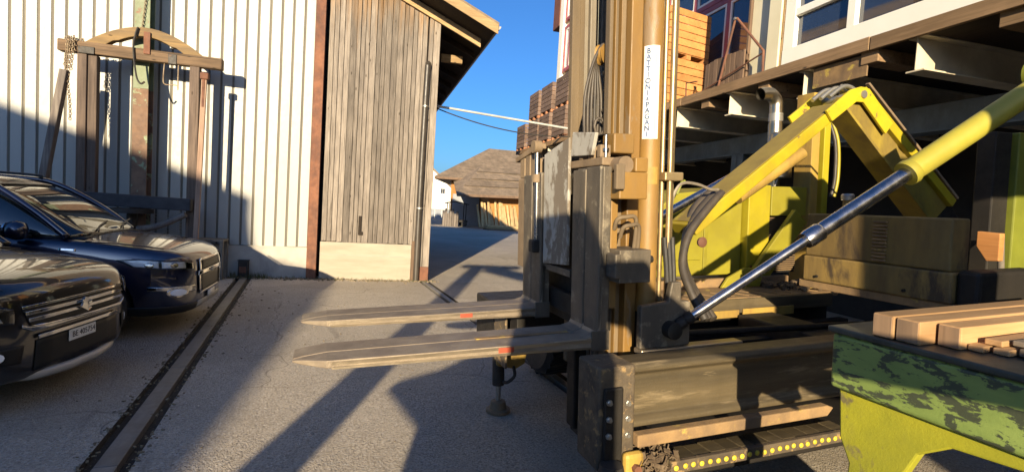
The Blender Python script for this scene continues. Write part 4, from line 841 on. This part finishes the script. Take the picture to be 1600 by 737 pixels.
# --- the long reach cylinder
A = Vector((1.728, 2.22, 1.04)); B = Vector((3.611, 1.80, 2.276)); dd = (B - A).normalized()
rc = sl('reach_cylinder', MB().lathe([(0, .035), (.02, .058), (.06, .060), (.9, .060)], A + dd * 1.515, dd, 28), 'cyl_yellow', 0, 40)
sl('cylinder_lip', MB().lathe([(0, .046), (.0, .066), (.03, .069), (.045, .062)], A + dd * 1.497, dd, 28), 'cyl_yellow', 0, 40, parent=rc)
sl('telescopic_rod', MB().lathe([(0, .039), (.62, .039)], A + dd * .90, dd, 28), 'chrome_dirty', 0, 40, parent=rc)
sl('gland', MB().lathe([(0, .028), (.0, .043), (.02, .048), (.09, .048), (.10, .042)], A + dd * .845, dd, 28), 'chrome_dirty', 0, 40, parent=rc)
sl('piston_rod', MB().lathe([(0, .024), (.80, .024)], A + dd * .11, dd, 24), 'chrome_dirty', 0, 40, parent=rc)
sl('rod_nut', MB().lathe([(0, .02), (.01, .032), (.05, .032), (.055, .025), (.08, .034), (.10, .03)], A + dd * .03, dd, 12), 'dark_steel', 0, 40, parent=rc)
sl('rod_eye', MB().lathe([(0, .028), (.006, .044), (.07, .044), (.076, .028)], A + Vector((0, .035, 0)), (0, -1, 0), 20), 'dark_steel', 0, 40, parent=rc)
# --- stabiliser jack
jk = sl('stabiliser_jack', MB().lathe([(0, .045), (.0, .05), (.30, .05), (.31, .035)], (1.395, 4.05, .16), (0, 0, 1), 16), 'dark_iron', 0, 40)
sl('jack_screw', MB().cyl((1.395, 4.05, .02), (1.395, 4.05, .159), .022, 12), 'galvanised', 0, 40, parent=jk)
sl('jack_pad', MB().lathe([(-.072, .10), (-.045, .10), (-.04, .07), (.02, .06), (.03, .03)], (1.395, 4.05, 0), (0, 0, 1), 24), 'carriage_tan', 0, 40, parent=jk)
sl('jack_bracket', MB().prism([(1.36, .34), (1.52, .30), (1.60, .34), (1.62, .44), (1.56, .50), (1.36, .52)], 1, 3.97, 4.02), 'tank_yellow', .01, parent=jk)
sl('jack_handle', MB().tube(spline([(1.50, 3.98, .33), (1.51, 3.97, .25), (1.45, 3.97, .20), (1.42, 4.0, .20)], 4), .014, 8), 'dark_iron', 0, 40, parent=jk)
# --- unseen panels added behind the viewpoint, cut to shade the machine
sl('shade_panel', MB().prism([(-1.2, .1), (-1.2, 1.02), (-1.3, 1.23), (-1.8, 1.47), (-1.75, 1.53), (-1.42, 1.58), (-1.13, 1.70), (-.42, 1.70), (-.42, 1.12), (1.36, 1.12), (1.36, .1)], 1, -.78, -.72), 'lift_yellow', 0)
sl('shade_silhouette', MB().prism([(-.40, .1), (-.40, 2.30), (-.30, 2.62), (-.02, 2.50), (.09, 2.19), (.30, 2.19), (.38, 2.08), (.60, 1.92), (.86, 1.79), (1.15, 1.72), (1.40, 1.56), (1.80, 1.50), (1.80, 1.30), (1.34, 1.42), (.97, 1.62), (.60, 1.73), (.32, 1.75), (.25, 1.87), (.10, 1.91), (.12, .1)], 1, -.715, -.66), 'lift_yellow', 0)
sl('shade_slab', MB().box(1.82, 2.22, -.71, -.66, 1.1, 2.47), 'lift_yellow', 0)
sl('shade_board', MB().box(2.28, 4.0, -.71, -.66, 2.48, 3.0), 'lift_yellow', 0)

# timber bearers lying on the green deck: each a thing of its own, in the machine's frame
def on_deck(name, mb, mat, label, bev=.004):
    o = part(name, mb, mat, None, bev); o.rotation_euler = SL.rotation_euler; return tag(o, label, 'timber', 'timber on the green deck')
on_deck('timber_bearer', MB().box(1.605, 3.2, 1.035, 1.095, 1.307, 1.375), 'fresh_x', 'squared timber bearer furthest from the viewer on the green deck')
on_deck('timber_bearer', MB().box(1.612, 3.2, .968, 1.032, 1.307, 1.373), 'fresh_x', 'squared timber bearer with a chipped grey end on the green deck')
on_deck('timber_bearer', MB().box(1.675, 3.2, .905, .962, 1.307, 1.368), 'fresh_x', 'shorter set-back squared bearer beside the thin battens')
on_deck('batten', MB().bar((1.70, .885, 1.316), (3.0, .95, 1.316), .035, .017), 'fresh_x', 'thin pale batten lying under the others on the green deck', .003)
on_deck('batten', MB().bar((1.735, .865, 1.334), (3.0, .90, 1.334), .040, .016), 'fresh_x', 'thin pale batten with an oblique end on top of another batten', .003)
on_deck('batten', MB().bar((1.725, .842, 1.316), (3.0, .86, 1.316), .036, .017), 'fresh_x', 'short-ended thin batten next to the grey boards', .003)
on_deck('grey_board', MB().bar((1.76, .800, 1.339), (3.0, .815, 1.339), .075, .014), 'dull_x', 'upper dull grey board on the green deck', .003)
on_deck('grey_board', MB().bar((1.75, .775, 1.320), (3.0, .77, 1.320), .085, .020), 'dull_x', 'lower dull grey board nearest the viewer on the green deck', .003)

for o in [x for x in bpy.data.objects if x.name.startswith('timber_bearer')]:
    xs = [v.co for v in o.data.vertices]; a = min(v.x for v in xs); y0 = min(v.y for v in xs); y1 = max(v.y for v in xs); z0 = min(v.z for v in xs); z1 = max(v.z for v in xs)
    part('end_grain', MB().box(a - .0025, a - .0003, y0 + .003, y1 - .003, z0 + .003, z1 - .003), 'end_grain', o, .001)

# ------------------------------------------------------------------ cars (own frame: x forward with the nose at 0, z up)
def lerp_keys(keys, d):
    for a, b in zip(keys[:-1], keys[1:]):
        if d <= b[0]:
            t = (d - a[0]) / (b[0] - a[0]); t = t * t * (3 - 2 * t) if False else t
            return [p + (q - p) * t for p, q in zip(a[1:], b[1:])]
    return list(keys[-1][1:])
def loft(sections, cap=True):
    """sections: lists of points from the sill up to the centre line (y>=0); mirrored to a closed ring"""
    m = MB(); rings = []
    for s in sections:
        r = [tuple(p) for p in s] + [(p[0], -p[1], p[2]) for p in reversed(s[:-1])]
        rings.append(range(len(m.v), len(m.v) + len(r))); m.v += r
    n = len(rings[0])
    for a, b in zip(rings[:-1], rings[1:]):
        for i in range(n): j = (i + 1) % n; m.f.append((a[i], a[j], b[j], b[i]))
    for r in ((rings[0], rings[-1]) if cap else ()):
        h = n // 2
        for i in range(h): m.f.append((r[i], r[i + 1], r[n - 2 - i], r[n - 1 - i])) if i + 1 < n - 2 - i else (m.f.append((r[i], r[i + 1], r[n - 1 - i])) if i + 1 == n - 2 - i + 0 else None)
    return m
def sub(me, levels=2):
    o = bpy.data.objects.new('tmp', me); C.objects.link(o); s = o.modifiers.new('s', 'SUBSURF'); s.levels = levels; s.render_levels = levels
    dg = bpy.context.evaluated_depsgraph_get(); r = bpy.data.meshes.new_from_object(o.evaluated_get(dg)); bpy.data.objects.remove(o); return r
def cut(me, cutters):
    o = bpy.data.objects.new('tmp', me); C.objects.link(o); objs = []
    for cm in cutters:
        c = bpy.data.objects.new('cut', cm); C.objects.link(c); objs.append(c)
        b = o.modifiers.new('b', 'BOOLEAN'); b.operation = 'DIFFERENCE'; b.solver = 'EXACT'; b.object = c
    dg = bpy.context.evaluated_depsgraph_get(); r = bpy.data.meshes.new_from_object(o.evaluated_get(dg))
    for x in objs + [o]: bpy.data.objects.remove(x)
    return r
class Car:
    def __init__(s, name, label, loc, rz, W, keys, cab, wheels, paintm, r=.34, L=4.6):
        s.t = thing(name, label, 'car', loc, (0, 0, rz)); s.W = W; s.keys = keys; s.cab = cab
        secs = []
        for k in keys:
            d, w_, zb, zs, zt = k
            h = zs - zb; ins = min(.055, .1 * w_)
            secs.append([(-d, w_ * .55, zb), (-d, w_ - ins, zb), (-d, w_ - .012, zb + .16 * h), (-d, w_, zb + .48 * h), (-d, w_ - .006, zb + .80 * h), (-d, w_ - .035, zs - .02),
                         (-d, w_ - .10, zs + .18 * (zt - zs) + .012), (-d, w_ * .62, zs + .70 * (zt - zs)), (-d, w_ * .30, zs + .95 * (zt - zs)), (-d, 0, zt)])
        me = loft(secs).mesh('body')
        me = sub(me, 2)
        s.full = me.copy()
        cm = []
        for d in wheels:
            for sg in (-1, 1): cm.append(MB().cyl((-d, sg * (W - .27), r + .01), (-d, sg * (W + .3), r + .01), r + .055, 40).mesh('c'))
        me = cut(me, cm)
        s.body = link('body', me, paintm, s.t, 0, True)
        if hasattr(me, 'set_sharp_from_angle'): me.set_sharp_from_angle(angle=rad(50))
        bm = bmesh.new(); bm.from_mesh(s.full); s.bvh = BVHTree.FromBMesh(bm); bm.free()
        for d in wheels:
            for sg in (-1, 1):
                y = sg * (W - .11)
                wl = part('wheel', MB().lathe([(-.10, r * .62), (-.11, r * .9), (-.09, r), (.09, r), (.11, r * .9), (.10, r * .62)], (-d, y, r), (0, 1, 0), 32), 'black_rubber', s.t, 0, 40)
                part('rim', MB().lathe([(-.02, .05), (.0, r * .2), (.03, r * .62), (.06, r * .66), (.09, r * .64)], (-d, y, r), (0, sg, 0), 28), 'silver_plastic', wl, 0, 40)
                for i in range(5):
                    a = i * 2 * math.pi / 5; part('spoke', MB().bar((-d, y + sg * .085, r), (-d + r * .62 * math.cos(a), y + sg * .07, r + r * .62 * math.sin(a)), .05, .02, (0, 1, 0)), 'silver_plastic', wl, .005)
    def shell(s, name, outline, start, direction, off=.004, mat='trim_black', parent=None, thick=.004, cuts=5, smooth=True, bvh=None):
        """outline: 2-D points mapped by start(u, v) to a 3-D point; cast along direction on to the body"""
        bm = bmesh.new(); vs = [bm.verts.new(start(u, v)) for u, v in outline]; f = bm.faces.new(vs)
        bmesh.ops.triangulate(bm, faces=[f]); bmesh.ops.subdivide_edges(bm, edges=bm.edges[:], cuts=cuts, use_grid_fill=True)
        bmesh.ops.triangulate(bm, faces=bm.faces[:])
        d = Vector(direction).normalized(); last = None
        for v in bm.verts:
            hit = (bvh or s.bvh).ray_cast(v.co, d, 6)
            if hit[0] is not None: v.co = hit[0] - d * off
            else: v.co = v.co + d * 0 ; v.tag = True
        bmesh.ops.delete(bm, geom=[v for v in bm.verts if v.tag], context='VERTS')
        me = bpy.data.meshes.new(name); bmesh.ops.recalc_face_normals(bm, faces=bm.faces[:])
        if bm.faces:
            avg = sum((f.normal for f in bm.faces), Vector())
            if avg.dot(d) > 0: bmesh.ops.reverse_faces(bm, faces=bm.faces[:])
        bm.to_mesh(me); bm.free()
        o = link(name, me, mat, parent or s.t, 0, smooth)
        if thick: m = o.modifiers.new('solid', 'SOLIDIFY'); m.thickness = thick; m.offset = 1
        return o
    def front(s, name, outline, **k): return s.shell(name, outline, lambda u, v: (1.2, u, v), (-1, 0, 0), **k)
    def quarter(s, name, outline, sg, ang=45, **k):
        """outline u runs back from the nose along the flank; cast from the front corner"""
        a = rad(ang); d = Vector((-math.cos(a), -sg * math.sin(a), 0)); p = Vector((-math.sin(a), sg * math.cos(a), 0))
        o = Vector((-.30, sg * (s.W - .30), 0)) - d * 2
        return s.shell(name, outline, lambda u, v: tuple(o + p * u + Vector((0, 0, v))), d, **k)
    def side(s, name, outline, sg, **k): return s.shell(name, outline, lambda u, v: (u, sg * 2.0, v), (0, -sg, 0), **k)
    def cabin(s, stations, paintm):
        """stations (d, z_low, half_low, z_top, half_top)"""
        secs = []
        for d, zl, hl, zt, ht in stations:
            secs.append([(-d, hl * .5, zl - .05), (-d, hl, zl - .02), (-d, hl * .985 + ht * .015, zl + .2 * (zt - zl)), (-d, (hl + ht) / 2 + .02, zl + .6 * (zt - zl)), (-d, ht + .015, zl + .92 * (zt - zl)), (-d, ht * .86, zt - .004), (-d, ht * .5, zt + .012), (-d, 0, zt + .018)])
        me = sub(loft(secs).mesh('glass'), 2); s.glass = link('glass', me, 'car_glass', s.t, 0, True)
        bm = bmesh.new(); bm.from_mesh(me); s.gbvh = BVHTree.FromBMesh(bm); bm.free()

# --- dark blue estate car behind
keysB = [(.00, .40, .34, .70, .78), (.02, .58, .29, .80, .88), (.07, .72, .26, .885, .955), (.17, .82, .25, .935, 1.015), (.34, .885, .235, .965, 1.05), (.62, .915, .23, 1.0, 1.09), (.95, .925, .23, 1.035, 1.125), (1.20, .925, .23, 1.055, 1.145), (1.6, .925, .23, 1.08, 1.12), (2.4, .925, .23, 1.10, 1.11), (3.6, .925, .23, 1.12, 1.13), (4.3, .90, .28, 1.13, 1.14), (4.6, .78, .34, 1.05, 1.06), (4.67, .60, .45, .95, .96)]
cb_ = Car('parked_car', 'dark blue estate car parked nose out against the cream cladding', (-1.93, 7.42, 0), rad(1), .925, keysB, None, (.93, 3.64), 'paint_blue', .36)
cb_.cabin([(1.02, 1.10, .55, 1.13, .50), (1.12, 1.08, .80, 1.17, .70), (1.5, 1.08, .855, 1.42, .68), (1.95, 1.08, .86, 1.645, .645), (2.5, 1.09, .86, 1.70, .64), (3.4, 1.10, .85, 1.70, .63), (4.1, 1.10, .83, 1.64, .61), (4.5, 1.10, .75, 1.25, .60)], 'paint_blue')
def roof_panel(car, d0, d1, hw, mat, off=.008):
    up = [(-d0, -hw), (-d0 + .03, 0), (-d0, hw), (-d1, hw), (-d1, -hw)]
    return car.shell('roof', up, lambda u, v: (u, v, 3.0), (0, 0, -1), off=off, mat=mat, bvh=car.gbvh, thick=.02, cuts=7)
def pillar(car, name, pts, mat, r=.035):
    return part(name, MB().tube(spline(pts, 6), r, 10), mat, car.t, 0, True)
roof_panel(cb_, 1.93, 4.15, .60, 'paint_blue')
for sg in (-1, 1):
    pillar(cb_, 'windscreen_pillar', [(-1.16, sg * .82, 1.10), (-1.5, sg * .775, 1.38), (-1.93, sg * .675, 1.635), (-2.3, sg * .655, 1.69), (-3.4, sg * .64, 1.69), (-4.1, sg * .62, 1.63)], 'paint_blue', .034)
    pillar(cb_, 'door_pillar', [(-2.35, sg * .865, 1.10), (-2.40, sg * .77, 1.42), (-2.45, sg * .665, 1.66)], 'trim_black', .03)
    pillar(cb_, 'roof_rail', [(-2.1, sg * .60, 1.70), (-2.2, sg * .60, 1.745), (-3.6, sg * .585, 1.75), (-3.75, sg * .58, 1.71)], 'trim_black', .014)
    mr = part('door_mirror', MB().lathe([(0, .03), (.03, .085), (.09, .10), (.15, .085), (.17, .03)], (-1.42, sg * .99, 1.16), (-1, 0, .05), 16), 'paint_blue', cb_.t, 0, True)
    mr.scale = (1, 1, 1); part('mirror_arm', MB().box(-1.52, -1.44, min(sg * .86, sg * .98), max(sg * .86, sg * .98), 1.085, 1.12), 'trim_black', mr, .01)
    part('mirror_glass', MB().cyl((-1.59, sg * .99, 1.165), (-1.605, sg * .99, 1.165), .075, 16), 'chrome', mr)
    cb_.side('door_seam', [(-1.30, .38), (-1.292, .38), (-1.292, 1.04), (-1.30, 1.04)], sg, off=.001, mat='trim_black', thick=.001, cuts=6)
    cb_.side('sill_trim', [(-1.42, .25), (-3.15, .25), (-3.15, .34), (-1.42, .34)], sg, off=.006, mat='trim_black', thick=.01)
    cb_.side('door_handle', [(-2.15, .88), (-2.36, .88), (-2.36, .92), (-2.15, .92)], sg, off=.02, mat='paint_blue', thick=.015)
    cb_.side('repeater', [(-1.05, .96), (-1.20, .965), (-1.20, .99), (-1.05, .985)], sg, off=.003, mat='chrome', thick=.004)
    # head lamps: dark bowl, bright reflectors, clear lens
    hl = cb_.quarter('headlight', [(-.20, .765), (.36, .80), (.47, .88), (.30, .892), (-.08, .862), (-.20, .84)], sg, 45, off=.006, mat='trim_black', thick=.004, cuts=6)
    cb_.quarter('reflector', [(-.10, .785), (.14, .795), (.14, .862), (-.08, .855)], sg, 45, off=.013, mat='lamp_inner', thick=.008, parent=hl)
    cb_.quarter('reflector', [(.165, .795), (.35, .812), (.42, .868), (.31, .882), (.165, .868)], sg, 45, off=.013, mat='lamp_inner', thick=.008, parent=hl)
    for cu_, r_ in ((.03, .030), (.24, .030)): cb_.quarter('lamp_ring', [(cu_ + 1.3 * r_ * math.cos(a), .826 + r_ * math.sin(a)) for a in [i * math.pi / 8 for i in range(16)]], sg, 45, off=.019, mat='chrome', thick=.004, parent=hl, cuts=2)
    cb_.quarter('lens', [(-.20, .765), (.36, .80), (.47, .88), (.30, .892), (-.08, .862), (-.20, .84)], sg, 45, off=.024, mat='lamp_glass', thick=.003, parent=hl, cuts=6)
    cb_.quarter('fog_trim', [(-.25, .50), (.25, .545), (.25, .585), (-.25, .575)], sg, 45, off=.006, mat='chrome', thick=.004)
    fl = cb_.quarter('fog_light', [(-.02 + .12 * math.cos(a), .515 + .055 * math.sin(a)) for a in [i * math.pi / 8 for i in range(16)]], sg, 45, off=.012, mat='chrome', thick=.006)
    cb_.quarter('lamp_glass', [(-.02 + .09 * math.cos(a), .515 + .04 * math.sin(a)) for a in [i * math.pi / 8 for i in range(16)]], sg, 45, off=.020, mat='lamp_inner', thick=.004, parent=fl)
    cb_.quarter('bumper_trim', [(-.45, .25), (.5, .25), (.5, .36), (-.45, .36)], sg, 45, off=.006, mat='trim_black', thick=.008)
# grille
cb_.front('grille', [(-.44, .72), (.44, .72), (.40, .845), (-.40, .845)], off=.004, mat='trim_black')
cb_.front('grille_bar', [(-.50, .675), (.50, .675), (.49, .725), (-.49, .725)], off=.014, mat='chrome', thick=.012)
cb_.front('grille_surround', [(-.44, .838), (.44, .838), (.42, .862), (-.42, .862)], off=.012, mat='chrome', thick=.010)
for sg in (-1, 1):
    cb_.front('grille_surround', [(sg * .415, .72), (sg * .455, .72), (sg * .425, .85), (sg * .395, .85)], off=.012, mat='chrome', thick=.010)
    cb_.front('grille_surround', [(sg * .41, .47), (sg * .45, .47), (sg * .475, .675), (sg * .44, .675)], off=.012, mat='chrome', thick=.010)
cb_.front('grille', [(-.44, .47), (.44, .47), (.47, .672), (-.47, .672)], off=.005, mat='trim_black')
cb_.front('grille_surround', [(-.44, .448), (.44, .448), (.45, .474), (-.45, .474)], off=.012, mat='chrome', thick=.010)
for i in range(4): cb_.front('grille_slat', [(-.42, .745 + i * .025), (.42, .745 + i * .025), (.42, .752 + i * .025), (-.42, .752 + i * .025)], off=.010, mat='trim_black', thick=.006)
cb_.front('emblem', [(-.10, .688), (-.03, .688), (-.03, .675), (.03, .675), (.03, .688), (.10, .688), (.10, .712), (.03, .712), (.03, .725), (-.03, .725), (-.03, .712), (-.10, .712)], off=.034, mat='silver_plastic', thick=.006, cuts=1)
pb = cb_.front('number_plate', [(-.15, .36), (.15, .36), (.15, .44), (-.15, .44)], off=.02, mat='plate_white', thick=.006, cuts=1)
cb_.front('bumper_insert', [(-.5, .30), (.5, .30), (.47, .37), (-.47, .37)], off=.006, mat='silver_plastic', thick=.008)
for y, q in ((-.52, .22), (.12, .85)):
    a = (-.98, y, 1.165); part('wiper', MB().tube(spline([(-1.0, y, 1.15), (-1.09, y + .25, 1.195), (-1.16, y + .62, 1.235)], 5), .010, 6), 'trim_black', cb_.t, 0)
cb_.shell('bonnet_crease', [(-.30, -.70), (-1.0, -.82), (-1.0, -.80), (-.30, -.685)], lambda u, v: (u, v, 3), (0, 0, -1), off=.003, mat='paint_blue', thick=.004)
cb_.shell('cowl', [(-1.02, -.78), (-.98, 0), (-1.02, .78), (-1.16, .78), (-1.13, 0), (-1.16, -.78)], lambda u, v: (u, v, 3), (0, 0, -1), off=.004, mat='trim_black', thick=.004)

for sg in (-1, 1): cb_.shell('bonnet_seam', [(-.12, sg * .66), (-.40, sg * .80), (-1.0, sg * .835), (-1.0, sg * .829), (-.40, sg * .793), (-.12, sg * .652)], lambda u, v: (u, v, 3), (0, 0, -1), off=.001, mat='trim_black', thick=.001)
for sg in (-1, 1): cb_.side('wing_seam', [(-.36, .60), (-.366, .60), (-.366, .90), (-.36, .90)], sg, off=.001, mat='trim_black', thick=.001)
# --- near black car
keysS = [(.00, .42, .30, .66, .735), (.02, .58, .26, .77, .845), (.07, .70, .235, .85, .925), (.17, .79, .22, .895, .965), (.34, .845, .21, .925, 1.0), (.62, .875, .205, .95, 1.03), (.95, .882, .205, .975, 1.055), (1.20, .882, .205, 1.0, 1.07), (1.6, .882, .205, 1.02, 1.05), (2.4, .882, .205, 1.04, 1.05), (3.4, .882, .205, 1.05, 1.06), (4.0, .85, .25, 1.06, 1.07), (4.25, .74, .32, .98, .99), (4.3, .58, .42, .9, .91)]
cs_ = Car('parked_car', 'black car with chrome-slatted grille at the left picture edge', (-2.22, 4.97, 0), rad(-8), .882, keysS, None, (.88, 3.48), 'paint_dark', .335)
cs_.cabin([(.98, 1.02, .55, 1.05, .50), (1.08, 1.0, .77, 1.09, .68), (1.5, 1.0, .82, 1.33, .66), (1.95, 1.0, .825, 1.52, .62), (2.5, 1.0, .825, 1.57, .61), (3.3, 1.02, .81, 1.56, .60), (3.9, 1.02, .78, 1.48, .58), (4.15, 1.02, .7, 1.18, .57)], 'paint_dark')
roof_panel(cs_, 1.93, 3.95, .57, 'paint_dark')
for sg in (-1, 1):
    pillar(cs_, 'windscreen_pillar', [(-1.12, sg * .785, 1.03), (-1.5, sg * .735, 1.29), (-1.93, sg * .645, 1.51), (-2.4, sg * .625, 1.56), (-3.3, sg * .61, 1.55), (-3.9, sg * .59, 1.47)], 'paint_dark', .032)
    mr = part('door_mirror', MB().lathe([(0, .03), (.03, .08), (.09, .095), (.15, .08), (.17, .03)], (-1.36, sg * .95, 1.07), (-1, 0, .05), 16), 'paint_dark', cs_.t, 0, True); part('mirror_arm', MB().box(-1.46, -1.38, min(sg * .82, sg * .94), max(sg * .82, sg * .94), 1.0, 1.03), 'trim_black', mr, .01)
    hl = cs_.quarter('headlight', [(-.16, .66), (.34, .70), (.46, .80), (.30, .825), (-.04, .805), (-.16, .76)], sg, 45, off=.005, mat='trim_black', thick=.004, cuts=6)
    cs_.quarter('reflector', [(-.10, .68), (.16, .69), (.16, .80), (-.04, .79)], sg, 45, off=.012, mat='lamp_inner', thick=.006, parent=hl)
    cs_.quarter('indicator', [(.20, .72), (.33, .74), (.36, .79), (.20, .79)], sg, 45, off=.012, mat='amber', thick=.006, parent=hl)
    cs_.quarter('lens', [(-.16, .66), (.34, .70), (.46, .80), (.30, .825), (-.04, .805), (-.16, .76)], sg, 45, off=.022, mat='lamp_glass', thick=.003, parent=hl, cuts=6)
    cs_.quarter('fog_recess', [(-.20, .38), (.10, .40), (.08, .50), (-.22, .50)], sg, 45, off=.005, mat='trim_black', thick=.004)
    cs_.quarter('fog_light', [(-.06 + .05 * math.cos(a), .445 + .035 * math.sin(a)) for a in [i * math.pi / 6 for i in range(12)]], sg, 45, off=.012, mat='lamp_inner', thick=.005)
    cs_.side('sill_trim', [(-1.30, .22), (-3.05, .22), (-3.05, .33), (-1.30, .33)], sg, off=.006, mat='trim_black', thick=.01)
# grille: dark opening, chrome slats, emblem
cs_.front('grille', [(-.50, .60), (.50, .60), (.56, .745), (.50, .76), (-.50, .76), (-.56, .745)], off=.003, mat='trim_black')
for z, w1, h in ((.752, .57, .016), (.704, .55, .026), (.655, .53, .026)): cs_.front('grille_slat', [(-w1, z), (w1, z), (w1, z + h), (-w1, z + h)], off=.010, mat='chrome', thick=.010)
cs_.front('grille_lip', [(-.50, .585), (.50, .585), (.58, .625), (.58, .645), (.50, .61), (-.50, .61), (-.58, .645), (-.58, .625)], off=.012, mat='chrome', thick=.010)
cs_.front('bumper_strip', [(-.46, .525), (.46, .525), (.46, .553), (-.46, .553)], off=.014, mat='chrome', thick=.012)
S2 = [(.062, .03), (.022, .058), (-.062, .02), (-.062, .004), (-.012, -.018), (-.062, -.036), (-.02, -.058), (.062, -.02), (.062, -.004), (.012, .018)]
cs_.front('emblem', [(-u * .95, .69 + v) for u, v in S2], off=.035, mat='chrome', thick=.012, cuts=1, smooth=False)
cs_.front('air_intake', [(-.48, .30), (.48, .30), (.46, .515), (-.46, .515)], off=.004, mat='trim_black')
part('skid_plate', MB().tube(spline([(-.20, -.64, .315), (-.06, -.47, .262), (.012, -.2, .250), (.016, 0, .248), (.012, .2, .250), (-.06, .47, .262), (-.20, .64, .315)], 6), .034, 10), 'silver_plastic', cs_.t, 0, True)
ps_ = part('number_plate', MB().box(.012, .018, -.155, .155, .43, .515), 'plate_white', cs_.t, .002)
me = text_mesh('BE 405754', .062, .0006); o = link('plate_text', me, 'plate_ink', ps_)
o.matrix_local = Matrix.Translation((.0192, .01, .472)) @ Matrix(((0, 0, 1, 0), (1, 0, 0, 0), (0, 1, 0, 0), (0, 0, 0, 1)))
cs_.shell('cowl', [(-.98, -.74), (-.94, 0), (-.98, .74), (-1.10, .74), (-1.08, 0), (-1.10, -.74)], lambda u, v: (u, v, 3), (0, 0, -1), off=.004, mat='trim_black', thick=.004)
for sg in (-1, 1): cs_.shell('bonnet_seam', [(-.06, sg * .60), (-.35, sg * .76), (-1.0, sg * .79), (-1.0, sg * .784), (-.35, sg * .753), (-.06, sg * .592)], lambda u, v: (u, v, 3), (0, 0, -1), off=.001, mat='trim_black', thick=.001)

cs_.t.scale = (1, 1, 1.035)
